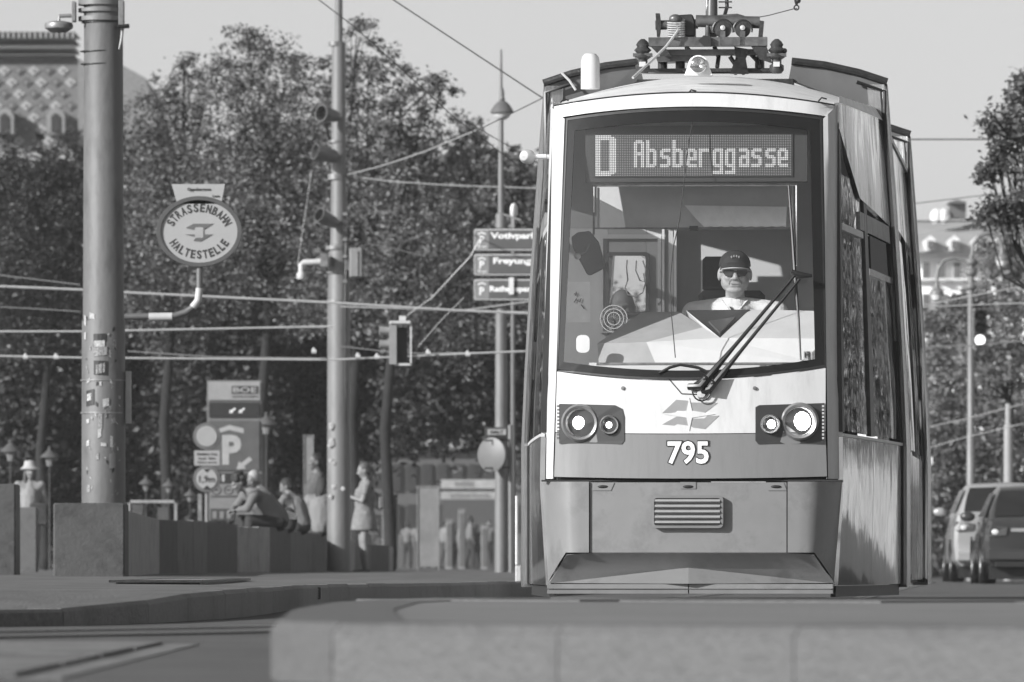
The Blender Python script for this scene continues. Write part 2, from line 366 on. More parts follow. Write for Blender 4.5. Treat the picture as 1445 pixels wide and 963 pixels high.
# ------------------------------------------------------------------ the tram
tram = thing('tram', 'low floor tram with a big windscreen and destination display facing the camera', 'tram', (OX, OY, 0), -PHI)
def TP(px, py, y):
    dx = (px-CX)/F; dz = (HY-py)/F; t = (y+OX*sP+OY*cP)/(dx*sP+cP); wx, wy = t*dx, t
    return Vector(((wx-OX)*cP-(wy-OY)*sP, y, CH+t*dz))
def TS(px, py, f, o=0):
    y = 0
    for _ in range(6):
        p = TP(px, py, y); y = f(p.x, p.z)+o
    return TP(px, py, y)
def corner(x): return max(0, abs(x)-.80)*1.5
def f_mask(x, z): return .03+.12*(x/.85)**2+.02*(z-.75)+corner(x)
def f_wind(x, z): return .06+.12*(x/.85)**2+.20*(z-1.4)+corner(x)
def f_face(x, z): return f_mask(x, z) if z < 1.38 else f_wind(x, z)
def f_bump(x, z): return -.05+.04*(x/.8)**2
def tb(mb, name, m, parent=None, **k): return mb.build(name, m, parent or tram, local=True, **k)
def patch(bot, top, f, nu, nv, thick=.03, o=0):
    rows = []
    for j in range(nv+1):
        row = []
        for i in range(nu+1):
            u, v = i/nu, j/nv; a, b = bot(u), top(u); row.append(TS(lerp(a[0], b[0], v), lerp(a[1], b[1], v), f, o))
        rows.append(row)
    return MB().slab(rows, (0, thick, 0))
def loop(bot, top, n=16, m=6):
    P = [bot(i/n) for i in range(n)]; a, b = bot(1), top(1); P += [(lerp(a[0], b[0], i/m), lerp(a[1], b[1], i/m)) for i in range(m)]
    P += [top(1-i/n) for i in range(n)]; a, b = top(0), bot(0); P += [(lerp(a[0], b[0], i/m), lerp(a[1], b[1], i/m)) for i in range(m)]
    return P
def ring(outer, inner, f, thick, o=0):
    a = [TS(x, y, f, o) for x, y in outer]; b = [TS(x, y, f, o) for x, y in inner]; n = len(a); D = Vector((0, thick, 0))
    vs = a+b+[p+D for p in a]+[p+D for p in b]; fs = []
    for i in range(n):
        j = (i+1) % n; fs += [(i, j, n+j, n+i), (2*n+i, 3*n+i, 3*n+j, 2*n+j), (i, 2*n+i, 2*n+j, j), (n+i, n+j, 3*n+j, 3*n+i)]
    return MB().add(vs, fs)
def plate(pts, f, thick=.006, o=-.004):                       # flat outline given in photo pixels, laid on a surface
    P = [TS(x, y, f, o) for x, y in pts]; return MB().prism(P, (0, thick, 0))
def rrect(x0, y0, x1, y1, r, n=4):
    P = []
    for cx, cy, a0 in ((x1-r, y1-r, 0), (x0+r, y1-r, 90), (x0+r, y0+r, 180), (x1-r, y0+r, 270)):
        P += [(cx+r*math.cos(R(a0+90*k/n)), cy+r*math.sin(R(a0+90*k/n))) for k in range(n+1)]
    return P

# windscreen: rubber seal, black printed border, glass
bO, tO = qarc((785, 523), (975, 536), (1166, 518)), qarc((799, 167), (978, 152), (1160, 166))
bF, tF = qarc((787, 521), (975, 533), (1164, 515)), qarc((801, 170), (978, 156), (1157, 169))
bI, tI = qarc((795, 511), (975, 523), (1150, 507)), qarc((811, 185), (978, 172), (1143, 184))
tb(ring(loop(bO, tO), loop(bF, tF), f_wind, .05, -.004), 'windscreen_seal', dark_rubber)
tb(ring(loop(bF, tF), loop(bI, tI), f_wind, .012, .0), 'windscreen_border', frit)
g0 = MB(); rows = []
for j in range(13):
    row = []
    for i in range(17):
        a, b = bI(i/16), tI(i/16); row.append(TS(lerp(a[0], b[0], j/12), lerp(a[1], b[1], j/12), f_wind, .004))
    rows.append(row)
g0.grid(rows); tb(g0, 'windscreen', windscreen, smooth=True)

# white mask and red band, with number and emblem
bm_, tm_ = qarc((784, 610), (975, 612), (1165, 609)), qarc((786, 524.5), (975, 537.5), (1165, 519.5))
tb(patch(bm_, tm_, f_mask, 20, 4, .04), 'front_panel', white_paint, smooth=True)
tb(patch(qarc((782, 673), (975, 675.5), (1167, 672.5)), qarc((784, 611), (975, 613), (1165, 610)), f_mask, 20, 3, .04), 'front_band', red_paint, smooth=True)
tb(MB().box((-.78, .20, .76), (.78, .3, 1.36)), 'front_bulkhead', cab_dark)
for (px, py) in ((879, 548), (1065, 548)): 
    c = TS(px, py, f_mask, -.004); tb(MB().lathe([(.012, 0), (.010, .006), (0, .007)], c, (0, -1, 0), 10), 'screw_cap', mid_metal)
# fuel-flap like hatch outline under the wipers
for a, b in (((943, 534), (962, 556)), ((962, 556), (990, 557))):
    tb(MB().tube([TS(*a, f_mask, -.002), TS(*b, f_mask, -.002)], .003, 5), 'panel_joint', dark_rubber)
d0 = (lambda X_, Y_: (720+X_/2.007, 380+Y_/2.007))
em_c = mat('emblem_grey', .27, .4)
for pts in ([(470, 370), (588, 379), (550, 408), (430, 408)], [(470, 418), (592, 415), (552, 453), (430, 440)]):
    tb(plate([d0(*p) for p in pts], f_mask, .004, -.002), 'emblem_wing', em_c)
star = [(507, 364), (515, 401), (580, 411), (515, 421), (507, 458), (499, 421), (436, 411), (499, 401)]
P = [TS(*d0(*p), f_mask, -.0045) for p in star]; tb(MB().prism(P, (0, .004, 0)), 'emblem_star', white_paint)
nc = TS(971, 639, f_mask, -.001)
lettering('795', .258, .150, nc+Vector((0, -.0005, 0)), dark_rubber, 'fleet_number_outline', tram, True, bold=.05, depth=.003)
lettering('795', .243, .135, nc+Vector((0, -.004, 0)), mat('number_white', .85, .4), 'fleet_number', tram, True, bold=.022, depth=.003)

# corner pillars
for pts, nm in ((((762, 676), (780, 676), (796.5, 168), (777, 150)), 'corner_pillar'), (((1168.5, 676), (1190, 676), (1182, 148), (1161.5, 168)), 'corner_pillar')):
    (a, b, c, d) = pts; left = a[0] < 900
    bf = (lambda u, a=a, b=b: (lerp(a[0], b[0], u), lerp(a[1], b[1], u))); tf = (lambda u, d=d, c=c: (lerp(d[0], c[0], u), lerp(d[1], c[1], u)))
    tb(patch(bf, tf, f_face, 3, 14, .05), nm, trim_paint, smooth=True)
# side cheek shadow gap line
for xa, xb in (((781.5, 676), (798, 168)), ((1167.3, 676), (1160.5, 168))):
    tb(MB().tube([TS(*xa, f_face, .012), TS(lerp(xa[0], xb[0], .5), 422, f_face, .012), TS(*xb, f_face, .012)], .007, 6), 'pillar_joint', dark_rubber)

# fascia above the windscreen and domed roof front
f0, f1 = qarc((788, 166), (978, 150.5), (1172, 165)), qarc((782, 150), (978, 131), (1178, 149))
tb(patch(f0, f1, f_wind, 20, 2, .03), 'top_fascia', white_paint, smooth=True)
rows = []
for j in range(11):
    v = j/10; row = []
    for i in range(21):
        u = i/20; a = f1(u); A = TS(a[0], a[1]-1.5, f_wind, 0); x = lerp(-1.0, 1.0, u); e = (x/1.0)**2
        Bp = Vector((x, 3.7, 3.36-.20*e)); s = 1-(1-v)**1.5
        q = A.lerp(Bp, v); q.z = lerp(A.z, Bp.z, s); row.append(q)
    rows.append(row)
tb(MB().slab(rows, (0, .01, -.03)), 'roof_dome', roof_paint, smooth=True)
tb(MB().tube([TS(f1(i/20)[0], f1(i/20)[1]-.6, f_wind, -.001) for i in range(21)], .0045, 5), 'roof_joint', dark_rubber)
for px, py in ((798, 145), (978, 132), (1162, 143)):
    c = TS(px, py, f_wind, .02); tb(MB().tube([c+Vector((-.03, 0, 0)), c+Vector((-.01, -.01, .02)), c+Vector((.02, -.01, .012))], .005, 6), 'lifting_eye', dark_metal)

# roof antenna and round roof lamp
a0 = TP(833, 126, 1.6); tb(MB().lathe([(.058, 0), (.058, .16), (.052, .195), (.035, .215), (0, .222)], a0, (0, 0, 1), 18), 'antenna', white_paint, smooth=True)
lp = TP(985, 92, 1.0)
hs = tb(MB().prism([lp+Vector((-.085, .03, -.06)), lp+Vector((.085, .03, -.06))]+[lp+Vector((.062*math.cos(R(a)), .03, .062*math.sin(R(a)))) for a in range(0, 181, 20)], (0, .12, 0)), 'lamp_housing', roof_paint)
ho = tb(MB().lathe([(.052, .03), (.052, 0), (.046, -.004), (.044, .004), (.02, .022), (0, .028)], lp+Vector((0, 0, 0)), (0, 1, 0), 20), 'roof_lamp', chrome, hs, smooth=True)
tb(MB().lathe([(.045, 0), (.03, -.008), (0, -.012)], lp+Vector((0, .002, 0)), (0, 1, 0), 20), 'lamp_lens', glass('lens_glass', .8, .3, .15), ho, smooth=True)

# headlights
def lamp(cx, cy, r, name, label, em, par):
    c = TS(cx, cy, f_mask, -.012); k = 46.1/F
    o = tb(MB().lathe([(r*k*1.12, .05), (r*k*1.12, -.005), (r*k*1.0, -.02), (r*k*.86, -.012), (r*k*.84, .03)], c, (0, 1, 0), 26, cap=False), name, mat('lamp_bezel', .22, .35, .4), par, smooth=True)
    if label: o['label'] = label
    tb(MB().lathe([(r*k*.84, .0), (r*k*.7, .035), (r*k*.4, .06), (0, .07)], c+Vector((0, .0, 0)), (0, 1, 0), 26, cap=False), 'reflector', mat('lamp_reflector', .9, .28, 1), o, smooth=True)
    tb(MB().sphere(c+Vector((0, .022, 0)), (r*k*(.62 if em > 9 else .46), .02, r*k*(.62 if em > 9 else .46))), 'bulb', glow('bulb_glow_%d' % em, .8, em), o, smooth=True)
    tb(MB().lathe([(r*k*.85, -.008), (r*k*.5, -.018), (0, -.022)], c, (0, 1, 0), 26, cap=False), 'lens', clear_glass, o, smooth=True)
for pts, L in ((((789, 570), (868, 572), (878, 577), (881, 588), (881, 622), (877, 627), (789, 626)), ((818.5, 597, 24, 'left headlight with dark iris', 9), (860, 600, 12.5, None, 5))),
               (((1066, 575), (1071, 572), (1163, 569), (1163, 627), (1070, 627), (1066, 622)), ((1128.5, 595, 24, 'right headlight, brighter', 20), (1087, 599, 12.5, None, 14)))):
    pod = tb(plate(pts, f_mask, .03, -.006), 'headlight_pod', pod_paint)
    for cx, cy, r, lb, em in L: lamp(cx, cy, r, 'headlight' if r > 20 else 'indicator_lamp', lb, em, pod)
for side in (786, 1160):
    for k in range(10): tb(MB().box(TS(side, 572+k*5, f_mask, -.012), TS(side+3, 575+k*5, f_mask, -.004)), 'reflector_rib', mid_metal if side < 900 else chrome)

# bumper: centre, faceted corners, undercut, wedge lip, base plates
def bpz(px, py, y): return TP(px, py, y)
C = lambda px, py: TS(px, py, f_bump)
rows = [[C(lerp(833, 1109.5, i/10), py) for i in range(11)] for py in (681, 714, 748, 780)]
tb(MB().slab(rows, (0, .05, 0)), 'bumper_centre', bumper_paint, smooth=True)
for sgn, (a, b, c, b2, c2) in ((-1, (831, 812, 763, 810, 773)), (1, (1111.5, 1132, 1190, 1140, 1178))):
    prof = []
    for t_ in range(7):
        u = t_/6; px_t = lerp(a, c, u**.9); px_b = lerp(a, c2, u**.9)
        y = -.045+.02*u+.30*max(0, u-.35)**2/.42
        pb = 780 if u < .5 else lerp(780, 822, ((u-.5)/.5)**1.0)
        prof.append([TP(lerp(px_t, px_b, v*(pb-680)/142), lerp(680, pb, v), y+(.0)*v) for v in (0, .25, .5, .75, 1)])
    if sgn > 0: prof = prof[::-1]
    rows = [[p[v] for p in prof] for v in range(5)]
    tb(MB().slab(rows, (0, .05, 0)), 'bumper_corner', bumper_paint, smooth=True)
und = []
for i in range(17):
    u = i/16; px = lerp(799, 1149, u); ed = abs(u-.5)*2
    top = C(px, 780.8+3*max(0, ed-.85)/.15); bt = TP(lerp(775, 1176, u), 823, .16); und.append((top, top.lerp(bt, .5)+Vector((0, .03, 0)), bt))
tb(MB().slab([[q[0] for q in und], [q[1] for q in und], [q[2] for q in und]], (0, .03, .01)), 'bumper_undercut', bumper_paint, smooth=True)
Lp, Rp, Ap, Bp_ = TP(782, 823, .13), TP(1170, 823, .13), TP(971.5, 801, .085), TP(971.5, 824, -.06)
tb(MB().add([Lp, Rp, Ap, Bp_, Lp+Vector((0, .05, -.01)), Rp+Vector((0, .05, -.01))], [(0, 3, 2), (3, 1, 2), (0, 2, 4), (2, 1, 5), (2, 5, 4), (0, 4, 5, 1, 3)]), 'splitter', bumper_paint)
for x0, x1, y in ((772, 970.8, .0), (972.4, 1175, .0)):
    a, b = TP(x0, 824.5, -.02), TP(x1, 831, -.02); tb(MB().box(a, b+Vector((0, .25, 0))), 'skirt_plate', bumper_paint)
    a, b = TP(x0, 832.2, -.01), TP(x1, 838, -.01); tb(MB().box(a, b+Vector((0, .22, 0))), 'skirt_plate', mat('skirt_lower', .16, .5))
tb(MB().box(TP(764, 677.5, .10), TP(1189, 679.6, .15)), 'bumper_joint', dark_rubber)
for x in (832, 1110.5): tb(MB().tube([C(x, 682)+Vector((0, -.0005, 0)), C(x, 780)+Vector((0, -.0005, 0))], .003, 5), 'bumper_seam', dark_rubber)
for pts in (((840, 681.5), (867, 681.5), (862, 692.5), (835, 692.5)), ((1080, 681.5), (1106, 681.5), (1110, 692.5), (1084, 692.5)), ((960, 680.5), (982, 680.5), (982, 690), (960, 690))):
    o = tb(plate(pts, f_bump, .008, -.005), 'tow_cover', bumper_paint)
    cx = sum(p[0] for p in pts)/4; tb(MB().sphere(C(cx, 687)+Vector((0, -.006, 0)), (.032, .006, .009)), 'tow_slot', black, o)
gp = rrect(921, 701, 1019, 744, 5)
grl = tb(plate(gp, f_bump, .045, -.035), 'bumper_grille', mat('grille_paint', .10, .4))
tb(ring(rrect(919.5, 699.5, 1020.5, 745.5, 6), rrect(923, 703, 1017, 742, 4), f_bump, .03, -.043), 'grille_frame', mat('grille_frame_paint', .17, .4), grl)
for k in range(5):
    y0 = 705+k*7.6; p = [TS(924, y0, f_bump, -.040), TS(1016, y0, f_bump, -.040)]
    mb = MB(); D = (0, -.020, -.010); a, b = p
    mb.add([a, b, b+Vector((0, -.018, -.012)), a+Vector((0, -.018, -.012)), a+Vector((0, 0, -.020)), b+Vector((0, 0, -.020))], [(0, 1, 2, 3), (3, 2, 5, 4), (0, 3, 4), (1, 5, 2), (0, 4, 5, 1)])
    tb(mb, 'slat', mat('slat_paint', .30, .4), grl)

# wipers: two parallel arms and an upright blade, washer loop
wp = [TS(988, 546, f_wind, -.05), TS(1001, 550, f_wind, -.05)]
wt = [TS(1122, 388, f_wind, -.07), TS(1129, 393, f_wind, -.06)]
wi = tb(MB().tube([wp[0]+Vector((-.07, .03, -.0)), wp[0], wp[0].lerp(wt[0], .35), wt[0]], [.02, .026, .012, .009], 8), 'wiper_arm', black, smooth=True)
tb(MB().rod(wp[0]+Vector((-.02, .04, 0)), wp[0]+Vector((.03, 0, .05)), .030, .018), 'wiper_hub', black, wi, smooth=True)
wj = tb(MB().tube([wp[1]+Vector((-.04, .03, -.01)), wp[1], wp[1].lerp(wt[1], .35), wt[1]], [.018, .022, .011, .008], 8), 'wiper_arm', black, smooth=True)
tb(MB().rod(wp[1]+Vector((-.03, .04, -.01)), wp[1]+Vector((.02, 0, .04)), .026, .016), 'wiper_hub', black, wj, smooth=True)
tb(MB().tube([wt[0]+Vector((-.02, 0, .02)), wt[0]+Vector((.03, 0, -.005)), wt[0]+Vector((.10, .01, -.005))], [.013, .022, .01], 8), 'wiper_joint', black, wi, smooth=True)
bl = [TS(1113, 262, f_wind, -.025), TS(1118, 330, f_wind, -.028), TS(1122, 388, f_wind, -.03), TS(1127, 450, f_wind, -.028), TS(1130, 508, f_wind, -.022)]
wb = tb(MB().tube(bl, [.006, .008, .011, .008, .006], 6), 'wiper_blade', black)
tb(MB().tube([p+Vector((.016, .004, 0)) for p in (TS(1120, 262, f_wind, -.02), TS(1120, 322, f_wind, -.02), TS(1120, 375, f_wind, -.02))], .005, 6), 'blade_spring', chrome, wb)
th = [TS(990+13*math.cos(R(a)), 551+15*math.sin(R(a)), f_mask, -.03) for a in range(-30, 215, 20)]
tb(MB().tube(th, .005, 6), 'washer_hose', black)
sc_ = TS(990, 556, f_mask, -.01); tb(MB().lathe([(.028, 0), (.022, .018), (0, .02)], sc_, (0, -1, 0), 14), 'wiper_spindle', trim_paint, smooth=True)
cab_ = [TS(x, y, f_wind, -.006) for x, y in ((930, 527), (945, 519), (960, 515), (985, 519), (1000, 526))]
tb(MB().tube(cab_, .010, 6), 'wiper_cable', black)
# crack-like aerial wire hanging down inside the glass
tb(MB().tube([TS(x, y, f_wind, .02) for x, y in ((979, 166), (972, 200), (966, 250), (959, 310), (950, 350), (946, 395), (947, 440), (950, 470), (953, 505))], .0032, 5), 'aerial_wire', black)

# destination display inside the top of the glass
def fd(o): return lambda x, z: .50+o
disp = tb(MB().box(TP(826, 178, .47), TP(1140, 258, .62)), 'destination_display', mat('display_housing', .05, .5))
tb(MB().box(TP(838, 189, .462), TP(1119, 249.5, .47)), 'display_face', mat('display_face', .045, .35), disp)
COLS, ROWS = 112, 24; bmp = np.zeros((ROWS, COLS), int)
def rc(c0, r0, c1, r1): bmp[max(0, r0):r1+1, max(0, c0):c1+1] = 1
for a in ((0, 0, 2, 23), (0, 0, 8, 2), (0, 21, 8, 23), (8, 1, 10, 22), (10, 2, 11, 21)): rc(*a)
GL = {'A': [(0, 1, 1, 15), (4, 1, 5, 15), (1, 0, 4, 1), (0, 7, 5, 8)], 'b': [(0, 0, 1, 15), (0, 5, 4, 6), (0, 14, 4, 15), (4, 6, 5, 14)],
      's': [(1, 5, 5, 6), (0, 6, 1, 9), (1, 9, 4, 10), (4, 10, 5, 14), (0, 14, 4, 15)], 'e': [(0, 6, 1, 14), (1, 5, 4, 6), (4, 6, 5, 10), (0, 10, 5, 11), (1, 14, 5, 15)],
      'r': [(0, 5, 1, 15), (2, 5, 5, 6)], 'g': [(0, 6, 1, 14), (1, 5, 5, 6), (4, 5, 5, 19), (1, 14, 5, 15), (0, 18, 4, 19)], 'a': [(0, 5, 4, 6), (4, 6, 5, 15), (1, 9, 4, 10), (0, 10, 1, 14), (0, 14, 5, 15)]}
c = 22; cc = 22.
for ch in 'Absberggasse':
    for (a, b, e, f_) in GL[ch]: rc(c+a, 3+b, c+e, 3+f_)
    cc += 7.5; c = int(cc)
lit, dim = MB(), MB(); A, B = TP(840, 191, .461), TP(1117, 248, .461)
for r_ in range(ROWS):
    for c_ in range(COLS):
        x = lerp(A.x, B.x, (c_+.5)/COLS); z = lerp(A.z, B.z, (r_+.5)/ROWS); s_ = .0036 if bmp[r_, c_] else .0027
        (lit if bmp[r_, c_] else dim).add([(x-s_, .459, z-s_), (x+s_, .459, z-s_), (x+s_, .459, z+s_), (x-s_, .459, z+s_)], [(0, 1, 2, 3)])
tag(tb(lit, 'lit_dots', glow('led_lit', .45, .42), disp), kind='stuff'); tag(tb(dim, 'unlit_dots', mat('led_unlit', .33, .5), disp), kind='stuff')
tb(MB().box(TP(836, 259.5, .50), TP(1124, 263, .56)), 'display_rail', mid_metal, disp)

# cab interior
BW = 1.75
hole = [TP(858, 360, BW), TP(912, 360, BW), TP(912, 441, BW), TP(858, 441, BW)]
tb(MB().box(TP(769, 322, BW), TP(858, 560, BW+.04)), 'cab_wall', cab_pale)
tb(MB().box(TP(912, 322, BW), TP(936, 560, BW+.04)), 'cab_wall', cab_grey)
tb(MB().box(TP(858, 322, BW), TP(912, 360, BW+.04)), 'cab_wall', cab_grey)
tb(MB().box(TP(858, 441, BW), TP(912, 560, BW+.04)), 'cab_wall', cab_grey)
tb(MB().box(TP(936, 322, BW), TP(1212, 560, BW+.04)), 'cab_wall', cab_grey)
tb(MB().box(TP(778, 150, BW), TP(1200, 322, BW+.04)), 'cab_wall', cab_grey)
do = tb(ring(rrect(854, 356, 916, 445, 5), rrect(859, 361, 911, 440, 4), lambda x, z: BW, .03, -.035), 'door_window', mat('door_window_frame', .12, .5))
tb(MB().add([TP(859, 361, BW-.01), TP(911, 361, BW-.01), TP(911, 440, BW-.01), TP(859, 440, BW-.01)], [(0, 1, 2, 3)]), 'pane', clear_glass, do)
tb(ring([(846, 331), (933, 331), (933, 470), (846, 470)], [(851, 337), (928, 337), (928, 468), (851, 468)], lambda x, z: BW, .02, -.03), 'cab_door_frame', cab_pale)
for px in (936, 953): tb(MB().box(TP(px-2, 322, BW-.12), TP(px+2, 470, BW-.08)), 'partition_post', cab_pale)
tb(MB().box(TP(939, 322, BW-.10), TP(950, 470, BW-.05)), 'partition_panel', cab_grey)
# roller blind across the top, with its rods and a painted sun patch
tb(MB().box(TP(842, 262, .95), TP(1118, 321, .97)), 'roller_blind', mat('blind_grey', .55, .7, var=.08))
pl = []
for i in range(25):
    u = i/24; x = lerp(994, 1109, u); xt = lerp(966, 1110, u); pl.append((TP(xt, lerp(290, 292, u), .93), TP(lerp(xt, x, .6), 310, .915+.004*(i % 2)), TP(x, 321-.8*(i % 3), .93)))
tb(MB().slab([[q[k] for q in pl] for k in range(3)], (0, .006, 0)), 'blind_sun_patch', mat('blind_sun_patch', .8, .7), smooth=True)  # patch of sunlight shaped as an added pale strip
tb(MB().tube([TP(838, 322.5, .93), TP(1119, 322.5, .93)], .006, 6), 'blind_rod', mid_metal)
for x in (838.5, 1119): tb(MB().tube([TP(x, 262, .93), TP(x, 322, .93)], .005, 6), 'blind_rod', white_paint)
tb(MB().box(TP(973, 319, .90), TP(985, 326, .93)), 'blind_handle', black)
# interior floor, ceiling, side linings
tb(MB().box((-.82, .6, .14), (.82, 3.8, .35)), 'cab_floor', cab_dark)
tb(MB().box((-.86, .62, 2.93), (.86, 1.8, 2.97)), 'cab_ceiling', cab_grey)

# dashboard: faceted white shell
def Dp(x, y, dy): return TP(x, y, dy)
A_ = {'bl': Dp(845, 513, .34), 'br': Dp(1152, 513, .34), 'ml': Dp(843, 485, .40), 'mc': Dp(912, 483, .40), 'mr': Dp(1152, 478, .42), 'v': Dp(1016, 477, .44),
      'tl': Dp(905, 441, .85), 'tm': Dp(958, 440, .85), 'tn': Dp(992, 462, .62), 'i0': Dp(968, 438, .86), 'i1': Dp(1058, 437, .86), 'tr': Dp(1152, 439, .86), 'bc': Dp(925, 513, .34)}
def dash(keys, name, m, back=.06):
    P = [A_[k] for k in keys]; return tb(MB().prism(P, (0, back, -.03)), name, m)
dash(['ml', 'mc', 'tn', 'tm', 'tl'], 'dashboard_left', mat('dash_shaded', .45, .5))  # pillar shade over the left facets painted as a darker grey
dash(['bl', 'bc', 'mc', 'ml'], 'dashboard_face', mat('dash_shaded', .45, .5))
dash(['bc', 'br', 'mr', 'v', 'mc'], 'dashboard_face', cab_white)
dash(['mc', 'v', 'tn'], 'dashboard_facet', cab_white)
dash(['v', 'mr', 'tr', 'i1'], 'dashboard_right', cab_white)
dash(['tn', 'v', 'i0'], 'dashboard_facet', cab_white)
iw = tb(MB().prism([Dp(970, 438, .84), Dp(1058, 437, .84), Dp(1040, 452, .74), Dp(1016, 474, .50), Dp(995, 458, .68)], (0, .10, -.03)), 'instrument_binnacle', mat('binnacle', .06, .35))
tb(MB().prism([Dp(1000, 456, .66), Dp(1038, 450, .72), Dp(1016, 472, .50)], (0, .01, .012)), 'instrument_screen', mat('binnacle_screen', .10, .15), iw)
tb(MB().box(TP(843, 512, .28), TP(1125, 516, .5)), 'dashboard_tray', mid_metal); tb(MB().box(TP(800, 516, .20), TP(1150, 540, .5)), 'dashboard_tray', cab_white)
tb(MB().box(TP(831, 512, .27), TP(842, 517, .29)), 'tray_label', white_paint)
lettering('H', .03, .03, TS(1139, 501, f_wind, .012), black, 'sticker_mark', tram, True)
tb(MB().box(TS(1134, 496, f_wind, .014), TS(1146, 509, f_wind, .014)+Vector((0, .004, 0))), 'sticker', mat('sticker_pale', .5, .5))

# inner mirror, papers, fan, hanging strap loops
mr_ = []
for x, y in ((806, 335), (815, 328), (832, 326), (845, 342), (853, 372), (850, 380), (833, 389), (828, 387), (820, 372), (808, 350)): mr_.append(TP(x, y, .62))
mi = tb(MB().prism(mr_, (0, .05, 0)), 'inside_mirror', mat('mirror_back', .055, .35), bevel=.006)
tb(MB().tube([TP(838, 300, .66), TP(838, 330, .66), TP(826, 356, .60), TP(810, 362, .60)], .008, 6), 'mirror_bracket', mid_metal, mi)
tb(MB().sphere(TP(815, 362, .59), (.02, .015, .02)), 'mirror_knob', white_paint, mi, smooth=True)
tb(MB().box(TP(799, 398, 1.2), TP(833, 455, 1.205)), 'notice_paper', mat('paper', .72, .7))
for k in range(6):
    a = TP(810+2*k, 415+3*k, 1.19); tb(MB().tube([a, a+Vector((.02*math.cos(k*1.3), 0, .03*math.sin(k*2.1)))], .003, 5), 'notice_scribble', black)
tb(plate(rrect(813, 473, 832, 498, 7), f_wind, .004, .03), 'ticket_holder', white_paint)
for pts in (((885, 367), (884, 378), (886, 395), (882, 406), (886, 416), (897, 419), (907, 413), (911, 400), (908, 386)), ((898, 368), (897, 382), (903, 396), (909, 398), (911, 380), (907, 368))):
    tb(MB().tube([TP(x, y, BW-.12) for x, y in pts], .005, 6), 'hand_strap', white_paint)
fan = thing('desk_fan', 'small round wire fan on the left of the dashboard', 'fan', root_matrix(tram)@TP(867, 470, 1.0))
def fb(mb, n, m, **k):
    M_ = root_matrix(tram); mb.v = [M_@v for v in mb.v]; return mb.build(n, m, fan, **k)
fc = TP(866, 450, 1.0); k_ = 47/F
for r_ in (19, 14, 9): fb(MB().tube([fc+Vector((r_*k_*math.cos(a), 0, r_*k_*math.sin(a))) for a in np.linspace(0, 2*math.pi, 21)], .004, 5), 'guard_ring', chrome)
for a in range(0, 180, 30): fb(MB().tube([fc+Vector((19*k_*math.cos(R(a)), 0, 19*k_*math.sin(R(a)))), fc-Vector((19*k_*math.cos(R(a)), 0, 19*k_*math.sin(R(a))))], .003, 4), 'guard_wire', chrome)
for a in (0, 120, 240):
    e = Vector((math.cos(R(a)), 0, math.sin(R(a)))); n_ = Vector((-e.z, 0, e.x)); fb(MB().prism([fc+Vector((0, .02, 0)), fc+e*.07+n_*.03+Vector((0, .02, 0)), fc+e*.07-n_*.01+Vector((0, .03, 0))], (0, .004, 0)), 'blade', cab_pale)
fb(MB().tube([fc+Vector((0, .03, 0)), TP(868, 480, 1.0)], .012, 8), 'stand', mid_metal)

# driver's seat
sx = TP(1003, 390, 1.5)
tb(MB().box(TP(991, 362, 1.46), TP(1025, 413, 1.55)), 'headrest', mat('seat_cloth', .035, .9, bump=.3), bevel=.02)
tb(MB().box(TP(985, 410, 1.42), TP(1080, 530, 1.52)), 'seat_back', MATS['seat_cloth'], bevel=.03)

# ---------------- module sides, portals, rear modules
def hw(z): return 1.245-(.145*(max(0, z-1.0)/2.34)**1.25)
def xo(y): return max(0, y-4)*.013-max(0, y-10)*.07
zs_f = [(676, .78)]
def sfront(z, s):                                # front edge of the cab side at height z
    px = (lerp(762, 777, min(1, max(0, (z-.75)/2.25))) if s < 0 else lerp(1190.5, 1182, min(1, max(0, (z-.75)/2.25))))
    if z < .75: px = lerp(773, 762, z/.75) if s < 0 else lerp(1181, 1190.5, z/.75)
    x = TP(px, 500, .3).x; return Vector((x, .26+max(0, z-1.4)*.2, z))
def side(s, u, z, o=0):
    a = sfront(z, s); b = Vector((s*(hw(z)-.05), 3.86, z)); p = a.lerp(b, u); p.x += s*(.008*math.sin(math.pi*u)+o); return p
def spanel(s, u0, u1, z0, z1, name, m, th=.03, o=0, parent=None, zf=None, n=6, smooth=True):
    rows = []
    for j in range(7):
        row = []
        for i in range(n+1):
            u = lerp(u0, u1, i/n); zt = zf(u) if zf else z1; row.append(side(s, u, lerp(z0, zt, j/6), o))
        rows.append(row)
    return tb(MB().slab(rows, (-s*th, 0, 0)), name, m, parent, smooth=smooth)
